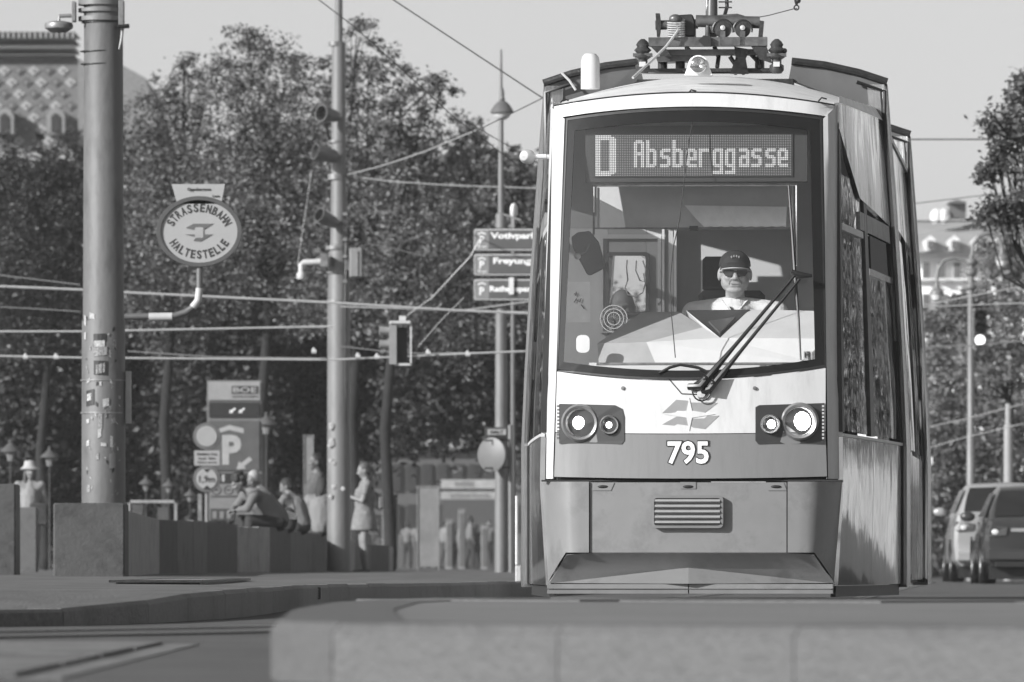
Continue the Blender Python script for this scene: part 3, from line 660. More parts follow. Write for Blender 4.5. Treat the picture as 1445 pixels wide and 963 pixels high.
for s in (-1, 1):
    spanel(s, .0, .47, .14, 1.02, 'side_panel', polished); spanel(s, .475, 1, .14, 1.02, 'side_panel', polished)
    spanel(s, 0, 1, 1.022, 1.04, 'side_rail', trim_paint, o=.006)
    spanel(s, .03, .44, 1.06, 2.60, 'side_window', side_glass, o=-.012); spanel(s, .50, .98, 1.06, 2.30, 'side_window', side_glass, o=-.012)
    spanel(s, .44, .50, 1.05, 2.5, 'side_pillar', dark_metal); spanel(s, 0, .03, 1.05, 2.9, 'side_pillar', dark_rubber)
    spanel(s, .50, .98, 2.05, 2.09, 'window_bar', chrome, o=.002); spanel(s, .56, .90, 2.09, 2.30, 'hopper_window', cab_dark, o=-.006)
    spanel(s, .03, .40, 2.26, 2.30, 'window_bar', white_paint, o=.004)
    for (u0, u1) in ((0, .36), (.36, 1.0)):
        rows = []
        for j in range(6):
            row = []
            for i in range(9):
                u = lerp(u0, u1, i/8); zl = lerp(2.86, 2.50, min(1, u/.36)) if u < .36 else lerp(2.50, 2.42, (u-.36)/.64); zt = lerp(3.02, 3.10, u); row.append(side(s, u, lerp(zl, zt, j/5), .004))
            rows.append(row)
        tb(MB().slab(rows, (-s*.03, 0, 0)), 'upper_side_panel', polished, smooth=True)
    spanel(s, .36, .98, 2.31, 2.42, 'window_header', mid_metal)
    # rounded shoulder between side and roof
    rows = []
    for i in range(9):
        u = i/8; p = side(s, u, lerp(3.02, 3.10, u), .004); q = Vector((s*lerp(.86, .98, u), p.y, lerp(3.04, 3.20, u))); rows.append([p, p.lerp(q, .5)+Vector((0, 0, .03)), q])
    tb(MB().slab(rows, (0, 0, -.02)), 'roof_shoulder', roof_paint, smooth=True)
cd = TP(743, 221, 2.0); tb(MB().lathe([(.045, -.03), (.045, .01), (.03, .035), (0, .045)], cd, (-.5, -1, .1), 16), 'side_camera', mat('camera_grey', .40, .4), smooth=True)
tb(MB().tube([cd, cd+Vector((.12, .02, 0))], .015, 8), 'camera_arm', white_paint)
def portal(y0, first=False):
    xc = xo(y0)
    for s in (-1, 1):
        rows = []
        for z in (.12, .6, 1.0, 1.5, 2.0, 2.5, 3.0, 3.33):
            x = s*hw(z)+xc; rows.append([(x-s*.13, y0, z), (x-s*.02, y0-.03, z), (x, y0+.02, z), (x, y0+.26, z), (x-s*.13, y0+.3, z)])
        n = 5; vs = [v for r_ in rows for v in r_]; m_ = len(rows)
        fs = [(i*n+k, i*n+(k+1) % n, (i+1)*n+(k+1) % n, (i+1)*n+k) for i in range(m_-1) for k in range(n)]+[tuple(range(n-1, -1, -1)), tuple((m_-1)*n+k for k in range(n))]
        po = tb(MB().add(vs, fs), 'portal_column', upright, smooth=True)
        for z in (.5, 1.45, 2.1): tb(MB().box((s*hw(z)+xc-s*.09, y0-.045, z), (s*hw(z)+xc-s*.065, y0-.02, z+.24)), 'portal_grip', dark_rubber, po)
        tb(MB().tube([(s*(hw(z)-.045)+xc, y0-.022, z) for z in (.14, 1.0, 2.0, 3.0, 3.3)], .007, 5), 'portal_groove', dark_rubber, po)
        # crown wing of the portal: grey fairing under a dark top edge
        tp = [(s*1.10, 3.335), (s*.92, 3.395), (s*.70, 3.445), (s*.49, 3.47)]; btm = [(s*1.08, 3.15), (s*.9, 3.22), (s*.7, 3.28), (s*.47, 3.37)]
        rows = [[Vector((x+xc, y0+.02, z)) for x, z in btm], [Vector((x+xc, y0, z)) for x, z in tp]]
        tb(MB().slab(rows, (0, .22, 0)), 'portal_fairing', mat('fairing_paint', .11, .45, var=.25, scale=5, dirt=.2))
        tb(MB().tube([(x+xc, y0-.01, z+.012) for x, z in tp], .024, 8), 'portal_edge', dark_metal, smooth=True)
        tb(MB().tube([(x*.985+xc, y0-.03, z-.05) for x, z in [(s*1.10, 3.335-.5)]+tp[:2]], .014, 6), 'portal_cable', black, smooth=True)
        if s < 0:
            q = Vector((s*.93+xc, y0-.05, 3.36)); tb(MB().tube([q+Vector((-.05, 0, .05)), q+Vector((0, 0, .0)), q+Vector((.04, 0, -.06))], .009, 6), 'cable_clamp', trim_paint)
    tb(MB().box((-.5+xc, y0, 3.30), (.5+xc, y0+.22, 3.37)), 'portal_beam', dark_metal)
portal(3.88, True); portal(9.9); portal(15.9)
for (ya, yb) in ((4.2, 9.88), (10.22, 15.88)):
    for s in (-1, 1):
        def sp(t0, t1, z0, z1, nm, m, o=0):
            rows = []
            for j in range(6):
                z = lerp(z0, z1, j/5); row = []
                for i in range(9):
                    y = lerp(ya, yb, lerp(t0, t1, i/8)); row.append((s*(hw(z)-.05+o)+xo(y), y, z))
                rows.append(row)
            tb(MB().slab(rows, (-s*.03, 0, 0)), nm, m, smooth=True)
        for k in range(3):
            sp(k/3+.01, (k+1)/3-.01, .16, 1.0, 'side_panel', polished); sp(k/3+.02, (k+1)/3-.02, 1.04, 2.45, 'side_window', side_glass, -.01); sp(k/3+.005, (k+1)/3-.005, 2.5, 3.1, 'upper_side_panel', polished)
            sp(k/3-.01 if k else 0, k/3+.02, 1.0, 2.5, 'side_pillar', dark_metal)
    rows = [[(x+xo(y), y, 3.1+.2*(1-(abs(x)/1.08)**2)) for x in (-1.08, -.8, -.4, 0, .4, .8, 1.08)] for y in (ya, yb)]
    tb(MB().slab(rows, (0, 0, -.03)), 'roof', roof_paint)
    tb(MB().box((-1.15+xo(ya), ya, .14), (1.15+xo(yb), yb, .2)), 'floor', cab_dark)
tb(MB().box((-1.1, 3.0, .14), (1.1, 4.2, .2)), 'floor', cab_dark)
for k in range(7):
    tb(MB().tube([(-.35+.0*k, 2.6+k*1.7, 1.2), (-.35, 2.6+k*1.7, 2.4)], .018, 8), 'grab_pole', mat('grab_pole', .5, .3, .3))
for k in range(6):
    for s in (-1, 1): tb(MB().box((s*.55-.2, 3.0+k*1.9, .35), (s*.55+.2, 3.08+k*1.9, 1.45)), 'passenger_seat', MATS['seat_cloth'], bevel=.02)

# small fittings along the lower right edge
for s in (-1, 1): spanel(s, .02, 1, .07, .135, 'lower_skirt', dark_rubber, o=-.02)

# ---------------- pantograph on the roof
pan_metal = mat('pantograph_metal', .12, .4, .5, var=.35, scale=16, dirt=.5, dscale=10)
pg = tb(MB().box(TP(915, 53, 2.6), TP(1083, 66, 2.68)), 'pantograph', pan_metal)
def pb(mb, n, m, **k): return tb(mb, n, m, pg, **k)
PY = 2.62
for cx in (907, 1096):
    c = TP(cx, 104, PY); prof = [(.03, 0), (.045, .02), (.045, .05), (.03, .06), (.03, .085), (.052, .10), (.03, .12), (.055, .145), (.035, .165), (.042, .18), (.03, .2), (.012, .215)]
    pb(MB().lathe(prof, c, (0, 0, 1), 14), 'insulator', mat('insulator', .045, .25, var=.3), smooth=True)
    pb(MB().box(c+Vector((-.06, -.03, .105)), c+Vector((.06, .03, .125))), 'insulator_bracket', pan_metal)
    pb(MB().box(c+Vector((-.02, -.05, .04)), c+Vector((.02, -.03, .07))), 'bright_nut', trim_paint)
pb(MB().box(TP(935, 70, 2.75), TP(1075, 79, 2.85)), 'cross_beam', pan_metal)
pb(MB().add([TP(918, 66, 2.6), TP(938, 66, 2.6), TP(948, 80, 2.6), TP(932, 80, 2.6), TP(918, 66, 2.7), TP(938, 66, 2.7), TP(948, 80, 2.7), TP(932, 80, 2.7)], [(0, 1, 2, 3), (7, 6, 5, 4), (0, 4, 5, 1), (1, 5, 6, 2), (2, 6, 7, 3), (3, 7, 4, 0)]), 'gusset', dark_metal)
pb(MB().add([TP(1060, 66, 2.6), TP(1082, 66, 2.6), TP(1090, 90, 2.6), TP(1072, 84, 2.6), TP(1060, 66, 2.7), TP(1082, 66, 2.7), TP(1090, 90, 2.7), TP(1072, 84, 2.7)], [(0, 1, 2, 3), (7, 6, 5, 4), (0, 4, 5, 1), (1, 5, 6, 2), (2, 6, 7, 3), (3, 7, 4, 0)]), 'gusset', dark_metal)
pb(MB().tube([TP(982, 30, 2.7), TP(1072, 32, 2.7)], .038, 12), 'main_shaft', pan_metal, smooth=True)
pb(MB().tube([TP(925, 36, 2.7), TP(985, 34, 2.7)], .03, 12), 'main_shaft', pan_metal, smooth=True)
pb(MB().prism([TP(947, 22, 2.66), TP(977, 20, 2.66), TP(981, 32, 2.66), TP(981, 52, 2.66), TP(945, 52, 2.66)], (0, .15, 0)), 'drive_box', mat('drive_box', .022, .45, var=.4), bevel=.008)
pb(MB().prism([TP(925, 19, 2.66), TP(931, 19, 2.66), TP(933, 35, 2.66), TP(931, 52, 2.66), TP(927, 52, 2.66)], (0, .05, 0)), 'end_plate', dark_metal)
for k in range(7): pb(MB().tube([TP(954+12*math.cos(a), 32+3.2*k+.8*math.sin(a), 2.6-.035*math.sin(a)) for a in np.linspace(0, 2*math.pi, 13)], .0055, 5), 'spring_coil', steel)
pb(MB().sphere(TP(953, 27, 2.6), (.04, .03, .03)), 'spring_cap', pan_metal, smooth=True)
for cx, r_ in ((1020, 14), (1048, 13)):
    c = TP(cx, 42, 2.62); k_ = 48.6/F
    pb(MB().tube([c+Vector((r_*k_*math.cos(a), 0, r_*k_*math.sin(a))) for a in np.linspace(-.3, math.pi+.3, 15)], .008, 6), 'cam_ring', black)
    pb(MB().lathe([(r_*k_*.85, .03), (r_*k_*.85, 0), (0, -.004)], c, (0, 1, 0), 18), 'cam_disc', dark_metal, smooth=True)
    pb(MB().lathe([(.016, .02), (.016, -.02), (0, -.024)], c+Vector((0, -.005, .01)), (0, 1, 0), 10), 'cam_bolt', steel)
    pb(MB().box(c+Vector((-.016, -.02, -.10)), c+Vector((.016, -.005, -.01))), 'cam_bracket', pan_metal)
pb(MB().tube([TP(998, -14, 2.75), TP(998, 20, 2.75), TP(999, 60, 2.6)], [.010, .010, .014], 8), 'control_rod', pan_metal, smooth=True)
pb(MB().tube([TP(1005, -700, 2.9), TP(1004.5, -14, 2.8), TP(1004, 50, 2.7)], [.02, .034, .040], 12), 'lower_arm', mat('arm_paint', .07, .4), smooth=True)
pb(MB().box(TP(960, -712, 2.6), TP(1050, -704, 3.3)), 'collector_head', dark_metal)
pb(MB().tube([TP(1025, -12, 2.8), TP(1026, 10, 2.8), TP(1022, 24, 2.75)], .012, 8), 'hose', black, smooth=True)
for yv in (2, 10): pb(MB().box(TP(1014, yv, 2.78), TP(1033, yv+2, 2.8)), 'hose_clip', dark_metal)
pb(MB().tube([TP(1012, 24, 2.7), TP(1040, 22, 2.7), TP(1050, 25, 2.7)], .012, 7), 'shaft_lever', pan_metal)
pb(MB().prism([TP(985, 58, 2.56), TP(993, 50, 2.56), TP(1003, 52, 2.56), (TP(1003, 66, 2.56)), TP(994, 66, 2.56)], (0, .03, 0)), 'toothed_stop', black)
pb(MB().prism([TP(1072, 29, 2.62), TP(1078, 30, 2.62), TP(1076, 52, 2.62), TP(1070, 52, 2.62)], (0, .06, 0)), 'end_plate', dark_metal)
pb(MB().tube([TP(893, 110, 2.3), TP(915, 90, 2.45), TP(940, 66, 2.54), TP(955, 46, 2.56), TP(962, 32, 2.6), TP(965, 28, 2.62)], .009, 7), 'power_cable', steel, smooth=True)
for (x0, x1, y0, y1) in ((968, 985, 66, 98), (1008, 1012, 66, 95), (1040, 1049, 80, 104), (1058, 1072, 75, 98), (1030, 1038, 80, 104)):
    pb(MB().tube([TP(x0, y0, 2.8), TP((x0+x1)/2+4, (y0+y1)/2, 2.8), TP(x1, y1, 2.75)], .014, 8), 'strut', dark_metal, smooth=True)
pb(MB().prism([TP(1036, 66, 2.7), TP(1058, 70, 2.7), TP(1052, 82, 2.7), TP(1056, 104, 2.6), TP(1030, 104, 2.6), TP(1038, 82, 2.7)], (0, .06, 0)), 'foot_casting', dark_metal)
pb(MB().prism([TP(925, 80, 2.8), TP(975, 78, 2.8), TP(972, 86, 2.8), TP(928, 88, 2.8)], (0, .2, 0)), 'tray', pan_metal)
for x in (935, 960, 1072): pb(MB().lathe([(.03, 0), (.03, .09), (.02, .1)], TP(x, 102, 2.9), (0, 0, 1), 10), 'small_insulator', black)
pb(MB().box(TP(905, 97, 2.75), TP(1100, 104, 2.95)), 'base_frame', dark_metal)
pb(MB().sphere(TP(1107, 72, PY), .017, 10, 8), 'end_knob', dark_metal, smooth=True)
# ------------------------------------------------------------------ masts, signs, lamps, wires, cars, buildings
mast_a = mat('mast_paint_shaded', .125, .6, .1, var=.22, scale=5, stretch=(1, 1, .35), bump=.25, bscale=14, dirt=.45, dscale=5)  # lower-left darkening of the view put into this mast's base grey
mast_b = mat('mast_paint', .17, .5, .1, var=.10, scale=4, stretch=(1, 1, .3), bump=.1, bscale=12, dirt=.25, dscale=5)
def mast(name, label, cat, pts, d, m, n=28, base=None):       # pts: (px centre, py, px width)
    x0, z0 = X(pts[-1][0], d), (base if base is not None else GZ)
    t = thing(name, label, cat, (x0, d, z0)); prof = sorted([(w/2*d/F, Z(py, d)) for _, py, w in pts], key=lambda q: q[1])
    prof = [(prof[0][0], z0)]+prof
    MB().lathe([(r_, z-z0) for r_, z in prof], (0, 0, 0), (0, 0, 1), n).build('shaft', m, t, local=True, smooth=True); return t
# big left mast
D1 = 70
LM = mast('tram_mast', 'thick round mast with peeling stickers at the left', 'mast', [(144, -260, 54), (142, 40, 55), (143, 450, 58), (146, 452, 61), (146, 709, 62)], D1, mast_a)
def band(t, px, py, w, h, d, m, nm='clamp_band'): MB().lathe([(w/2*d/F, -h/2*d/F), (w/2*d/F+.006, -h/2*d/F), (w/2*d/F+.006, h/2*d/F), (w/2*d/F, h/2*d/F)], (X(px, d), d, Z(py, d)), (0, 0, 1), 28).build(nm, m, t, smooth=True)
for py, h in ((3, 10), (15, 5), (27, 6)): band(LM, 142, py, 61, h, D1, mast_b)
for py in (73, 91): band(LM, 142, py, 55.5, 1.2, D1, dark_metal)
band(LM, 144, 31, 56, 4, D1, dark_metal); band(LM, 145, 452, 58, 1.5, D1, dark_metal, 'weld_ring'); band(LM, 145, 537, 61.5, 2, D1, mid_metal); band(LM, 145, 583, 61.5, 2, D1, mid_metal)
def fx(mb, nm, m, t, **k): return mb.build(nm, m, t, **k)
fx(MB().tube([W(172, 5, D1-.1), W(173, 40, D1-.1), W(171, 58, D1-.1), W(168, 70, D1-.1)], .014, 8), 'cable_conduit', mid_metal, LM, smooth=True)
fx(MB().box(W(167, 0, D1-.15), W(176, 38, D1+.05)), 'cable_bracket', mid_metal, LM, bevel=.005); fx(MB().box(W(101, 2, D1-.15), W(108, 32, D1)), 'cable_bracket', mid_metal, LM, bevel=.005)
fx(MB().tube([W(166, 38, D1-.15), W(182, 37, D1-.12)], .02, 8), 'clamp_bolt', dark_metal, LM)
# stickers (flat things really stuck on): thin curved patches
def sticker(px, py, w, h, m, rot=0):
    r_ = .1985*(1 if py > 452 else .94); cx = X(146, D1); a0 = math.asin(max(-.98, min(.98, (px-146)*D1/F/r_))); wa = w*D1/F/r_/2
    rows = [[Vector((cx+r_*math.sin(a0+u*wa), D1-r_*math.cos(a0+u*wa), Z(py+v*h/2+rot*u, D1))) for u in (-1, -.3, .3, 1)] for v in (1, -1)]
    MB().slab(rows, (0, -.003, 0)).build('sticker', m, LM)
sp_, sd_, sm_ = mat('sticker_white', .34, .7, var=.5, scale=50), mat('sticker_dark', .02, .5, var=.5, scale=50), mat('sticker_mid', .2, .6, var=.7, scale=60)
for a in ((131, 451, 8, 16, sp_), (121, 453, 5, 14, sp_), (142, 477, 18, 10, sd_), (142, 486, 15, 9, sp_), (143, 497, 20, 12, sm_), (143, 520, 19, 20, sd_), (143, 521, 13, 13, sm_), (128, 562, 14, 22, sd_), (127, 561, 8, 10, sp_), (151, 569, 9, 11, sp_), (121, 475, 5, 10, sp_), (160, 545, 4, 6, sm_), (126, 538, 6, 5, sp_), (143, 596, 6, 22, sm_), (142, 612, 5, 12, sp_), (125, 595, 6, 6, sp_), (162, 594, 8, 8, sm_), (159, 624, 4, 16, sp_), (148, 628, 8, 5, sp_), (125, 626, 6, 8, sp_), (160, 651, 10, 21, mat('sticker_plate', .17, .6)), (139, 645, 4, 9, sm_), (126, 690, 6, 10, sm_), (163, 487, 6, 14, sm_), (157, 500, 4, 10, sm_)): sticker(*a[:5], rot=random.uniform(-1.5, 1.5))
for k in range(46): sticker(random.uniform(120, 170), random.uniform(462, 700), random.uniform(1.5, 4.5), random.uniform(1.5, 6), random.choice([sp_, sm_, sm_, sd_]), random.uniform(-2, 2))
fx(MB().box(W(177, 524, D1-.05), W(185.5, 598, D1+.02)), 'side_strip', mat('strip_paint', .25, .5), LM)
# lamp on a short bracket at top left
t = thing('small_lamp', 'small oval lamp on a short arm from the top of the big left mast', 'lamp', W(86, 45, D1))
fx(MB().lathe([(0, -.055), (.07, -.05), (.125, -.015), (.13, .01), (.12, .035), (.06, .05), (0, .052)], W(83, 38, D1), (0, 0, 1), 22), 'lamp_body', mid_metal, t, smooth=True)
fx(MB().tube([W(83, 32, D1), W(84, 23, D1), W(108, 22, D1)], .018, 8), 'lamp_arm', mid_metal, t); fx(MB().lathe([(.085, 0), (.09, .02), (.085, .04)], W(83, 44, D1), (0, 0, 1), 20), 'lamp_lens', mat('lamp_glass', .5, .2), t, smooth=True)

# oval stop sign
SD = 69.8; oc = W(281, 327, SD); k_ = SD/F
t = thing('stop_sign', 'oval white tram stop sign lettered STRASSENBAHN HALTESTELLE on a bent pipe', 'sign', W(281, 376, SD))
def ell(rx, rz, y, n=48): return [oc+Vector((rx*k_*math.cos(a), y, rz*k_*math.sin(a))) for a in np.linspace(0, 2*math.pi, n, endpoint=False)]
o_, i_ = ell(60.5, 50, -.02), ell(54, 44, -.02); n_ = 48; D = Vector((0, .06, 0))
rim = MB().add(o_+i_+[p+D for p in o_]+[p+D for p in i_], [f for i in range(n_) for j in ((i+1) % n_,) for f in ((i, j, n_+j, n_+i), (2*n_+i, 3*n_+i, 3*n_+j, 2*n_+j), (i, 2*n_+i, 2*n_+j, j), (n_+i, n_+j, 3*n_+j, 3*n_+i))])
fx(rim, 'rim', mat('sign_rim', .075, .4), t, bevel=.003)
fx(MB().prism(ell(54.5, 44.5, .0), (0, .02, 0)), 'sign_face', mat('sign_white', .31, .5, var=.04), t)
ink = mat('sign_ink', .035, .5)
def arc_text(txt, a0, a1, rx, rz, w, h, flip=False):
    for i, ch in enumerate(txt):
        a = R(lerp(a0, a1, i/(len(txt)-1))); p = oc+Vector((rx*k_*math.cos(a), -.001, rz*k_*math.sin(a)))
        nrm = Vector((math.cos(a)/rx, 0, math.sin(a)/rz)).normalized(); az = -nrm if flip else nrm; ax = Vector((az.z, 0, -az.x))
        lettering(ch, w*k_*(.45 if ch == 'I' else 1), h*k_, p, ink, 'letter', t, axis_x=ax, axis_z=az, depth=.003, bold=.03)
arc_text('STRASSENBAHN', 158, 22, 43, 33.5, 6.6, 12); arc_text('HALTESTELLE', 209, 331, 41, 32.5, 6.4, 12, True)
em2 = mat('sign_emblem', .10, .5)
for pts in ([(262, 322), (273, 316), (301, 316), (290, 323), (280, 326)], [(261, 331), (300, 331), (290, 337), (283, 341), (273, 340), (277, 335)]):
    fx(MB().prism([W(x, y, SD-.002) for x, y in pts], (0, -.004, 0)), 'emblem', em2, t)
fx(MB().prism([W(x, y, SD-.005) for x, y in rrect(275, 321, 287, 336, 2)], (0, -.004, 0)), 'emblem', mat('sign_emblem_pale', .30, .5), t)
fx(MB().prism([W(x, y, SD) for x, y in ((242, 260), (317.5, 260), (312, 288), (250, 288))], (0, .015, 0)), 'name_plate', MATS['sign_white'], t)
lettering('Oppolzergasse', 33*k_, 6*k_, W(281, 268, SD-.001), ink, 'plate_text', t, bold=.02)
lettering('Linie', 10*k_, 3.5*k_, W(305, 277, SD-.001), ink, 'plate_text', t)
pts = [W(281.5, 374, SD+.03), W(281.5, 410, SD+.03), W(279.5, 424, SD+.03), W(272, 434, SD+.03), W(262, 441, SD+.03), W(245, 446, SD+.03), W(176, 447, SD+.03)]
fx(MB().tube(pts, [.030]*7, 14), 'pipe', mat('sign_pipe', .12, .45, .2), t, smooth=True)
fx(MB().tube([pts[1]+Vector((0, -.001, .02)), pts[2], pts[3]], .034, 14), 'pipe_sleeve', mat('sleeve_pale', .42, .5), t, smooth=True)
fx(MB().tube([W(243, 447, SD+.03), W(210, 447.5, SD+.03)], .037, 14), 'pipe_sleeve', MATS['sleeve_pale'], t, smooth=True)

# middle mast with floodlights and boxes
D2 = 112
MM = mast('signal_mast', 'stepped grey mast carrying floodlights and boxes behind the seated people', 'mast', [(474, -200, 10), (475, 59, 11), (474, 60, 19), (475, 238, 21), (475, 345, 24), (475, 346, 27), (478, 430, 32), (478, 762, 33)], D2, mast_b)
for px, py, w, h in ((474, 62, 20, 6), (475, 250, 24, 8), (475, 350, 30, 5), (476, 385, 31, 3), (477, 425, 32, 3), (475, 200, 22, 3)): band(MM, px, py, w, h, D2, mid_metal)
for k in range(14):
    px, py = random.choice([(468, 620), (470, 640), (466, 600), (474, 660), (484, 640), (486, 690), (469, 690)]); fx(MB().box(W(px-2+random.uniform(-4, 4), py+random.uniform(-14, 14), D2-.19), W(px+3, py+6, D2-.17)) if False else MB().sphere(W(px+random.uniform(-3, 3), py+random.uniform(-14, 14), D2-.165), (.035, .012, .035), 8, 6), 'sticker', sp_, MM)
fx(MB().tube([W(488, 330, D2-.1), W(488, 390, D2-.16), W(487, 430, D2-.17), W(490, 755, D2-.05)], .014, 6), 'cable', dark_metal, MM)
for py in (300, 312, 322, 336, 360, 395): fx(MB().box(W(484, py, D2-.2), W(490, py+5, D2)), 'cable_clip', mid_metal, MM)
def flood(label, a, b, r0, r1):
    t = thing('floodlight', label, 'floodlight', b, 0, 'floodlights on the signal mast'); a, b = Vector(a), Vector(b); ax = (a-b).normalized(); L = (a-b).length
    fx(MB().lathe([(0, 0), (r0*.8, .0), (r0, .05), (r1, L), (r1*.9, L), (r1*.85, L-.12), (0, L-.13)], b, ax, 20), 'housing', mat('flood_paint', .13, .45), t, smooth=True)
    fx(MB().lathe([(r1*.84, L-.10), (0, L-.09)], b, ax, 20), 'lens', mat('flood_lens', .015, .1), t); fx(MB().tube([b, W(475, HY-(b.z-CH)*F/D2, D2)], .03, 8), 'bracket', mid_metal, t); return t
flood('topmost tube floodlight, pointing left with a dark open mouth', W(453, 160, D2-.42), W(476, 165, D2-.2), .085, .125)
flood('second floodlight, paler boxy one pointing left', W(444, 214, D2-.36), W(474, 222, D2-.2), .10, .12)
flood('lowest floodlight, tilted upward with dark mouth', W(450, 303, D2-.4), W(474, 316, D2-.2), .085, .105)
t = thing('camera_arm', 'white surveillance camera on a bent arm left of the signal mast', 'camera', W(424, 390, D2)); 
fx(MB().tube([W(462, 369, D2-.2), W(428, 371, D2-.2), W(425, 374, D2-.2), W(425, 385, D2-.2)], .045, 10), 'arm', MATS['sleeve_pale'], t, smooth=True); fx(MB().box(W(452, 359, D2-.3), W(463, 377, D2-.1)), 'mount', mid_metal, t); fx(MB().lathe([(.06, .0), (.07, .06), (.05, .10)], W(425, 394, D2-.2), (0, 0, 1), 16), 'camera_dome', MATS['sleeve_pale'], t, smooth=True)
t = thing('junction_box', 'upright pale metal box on the right of the signal mast', 'junction box', W(502, 394, D2))
o = fx(MB().box(W(493, 350, D2-.25), W(512, 393, D2)), 'box_body', mat('box_paint', .20, .5), t, bevel=.02); fx(MB().box(W(496, 354, D2-.27), W(505, 390, D2-.25)), 'box_door', mat('box_paint', .20, .5), t); fx(MB().box(W(486, 360, D2-.1), W(494, 382, D2)), 'mount', mid_metal, t)

# lamp mast with globe lantern and its neighbours
D3 = 112; D3S = D3+.78
LP = mast('lamp_mast', 'slender lamp mast with a bell lantern and a spike beside the tram', 'mast', [(709, 70, 3), (709, 118, 4.5), (709, 169, 7), (708, 300, 9), (707, 303, 16), (707, 420, 15), (707, 560, 17), (707, 813, 18)], D3, mast_b)
t = thing('bell_lantern', 'bell-shaped street lantern with a pale globe threaded on the lamp mast', 'lantern', W(708, 171, D3-.05))
fx(MB().lathe([(.165, 0), (.17, .02), (.15, .06), (.11, .12), (.06, .165), (.035, .18), (.045, .20), (.028, .24), (.036, .27), (.02, .36)], W(708.5, 160, D3), (0, 0, 1), 22), 'lantern_hood', mat('lantern_hood', .12, .4), t, smooth=True)
fx(MB().lathe([(0, -.115), (.06, -.10), (.115, -.05), (.13, .0)], W(708.5, 159, D3), (0, 0, 1), 22), 'globe', mat('globe_glass', .62, .3), t, smooth=True)
t = mast('thin_pole', 'thin dark pole half hidden right behind the lamp mast', 'pole', [(723, 290, 6), (724, 800, 8)], 116, mat('pole_dark', .12, .6))
for (py0, py1, txt, sx1, h, d_) in ((322, 355, 'Votivpark', 801, 10, D3S-1), (357.5, 390, 'Freyung', 783, 10.5, D3S-1), (393, 425, 'Rathauspark', 801, 9, D3S-1)):
    q = d_/F; t = thing('parking_sign', {'V': 'top dark parking guide sign reading Votivpark', 'F': 'middle dark parking guide sign reading Freyung', 'R': 'bottom dark parking guide sign reading Rathauspark'}[txt[0]], 'sign', W(735, py1, d_), 0, 'parking guide signs stacked beside the tram')
    fx(MB().prism([W(x, y, d_) for x, y in rrect(667, py0, 822, py1, 4)], (0, .05, 0)), 'sign_frame', mat('sign_frame_dark', .05, .4), t)
    o2, i2 = [W(x, y, d_-.004) for x, y in rrect(669, py0+1.6, 820, py1-1.6, 3)], [W(x, y, d_-.004) for x, y in rrect(670.2, py0+3, 818.8, py1-3, 2.5)]; nn_ = len(o2)
    fx(MB().add(o2+i2, [(i, (i+1) % nn_, nn_+(i+1) % nn_, nn_+i) for i in range(nn_)]), 'pale_border', mat('sign_border', .5, .5), t)
    fx(MB().box(W(671, py0+3, d_-.012), W(690, py1-3, d_-.003)), 'symbol_panel', mat('symbol_panel', .20, .5), t)
    fx(MB().box(W(690.5, py0+3, d_-.009), W(818, py1-3, d_-.003)), 'text_panel', mat('text_panel', .085, .5), t)
    lettering('P', 7*q, 11*q, W(680, (py0+py1)/2+ (2 if txt[0] == 'R' else 0), d_-.013), mat('sign_letters', .75, .5), 'letter', t, bold=.03)
    fx(MB().prism([W(x, y+py0, d_-.013) for x, y in ((674, 8), (680, 5.5), (686, 8), (685, 9.5), (680, 7.3), (675, 9.5))], (0, -.003, 0)), 'roof_mark', MATS['sign_letters'], t)
    if txt[0] != 'R': lettering('frei', 12*q, 5*q, W(680.5, py1-7, d_-.013), MATS['sign_letters'], 'letter', t)
    x0 = 692; fx_ = 692; wtxt = {'V': 67, 'F': 54, 'R': 66}[txt[0]]; st = {'V': 692, 'F': 696, 'R': 691}[txt[0]]
    lettering(txt, wtxt*q, (11.5 if txt[0] != 'R' else 10.5)*q, W(st+wtxt/2, py0+(12 if txt[0] != 'R' else 16), d_-.010), MATS['sign_letters'], 'lettering', t, bold=.04)
# small box sign, disc and signal cluster low on the lamp mast
t = thing('street_name_box', 'small dark box sign on the lamp mast above the pale disc', 'sign', W(699, 617, D3S-1))
fx(MB().box(W(684, 603, D3S-1), W(716, 617, D3S-.8)), 'box_frame', mat('sign_frame_dark', .05, .4), t); fx(MB().box(W(688, 606, D3S-1.02), W(714, 614, D3S-1)), 'box_face', mat('box_face', .3, .5), t)
lettering('HALT', 18*D3/F, 4.5*D3/F, W(701, 610, D3S-1.022), black, 'lettering', t, bold=.03)
t = thing('round_sign', 'pale round sign disc turned edgewise low on the lamp mast', 'sign', W(693, 666, D3S-1.2)); dc = W(693, 642, D3S-1.2)
fx(MB().lathe([(0, -.02), (.235, -.02), (.25, -.008), (.235, .0), (0, .004)], dc, (-.75, -1, 0), 30), 'disc', mat('disc_back', .13, .5, var=.08), t, smooth=True)
for py in (622, 661): fx(MB().tube([W(684, py, D3S-1.3), W(722, py-1, D3S-1)], .012, 6), 'clamp_bar', dark_metal, t)
fx(MB().tube([W(720, 600, D3S-1), W(721, 815, D3S-1)], .035, 10), 'post', mast_b, t, smooth=True)
t = thing('pole_lantern', 'small white signal lantern high beside the parking guide signs', 'lantern', W(724, 308, D3+2)); fx(MB().lathe([(.04, 0), (.055, .03), (.055, .14), (.03, .19), (0, .2)], W(725, 306, D3+2), (0, 0, 1), 12), 'lantern_body', white_paint, t, smooth=True); fx(MB().tube([W(725, 306, D3+2), W(725, 420, D3+2)], .03, 8), 'lantern_post', mast_b, t)
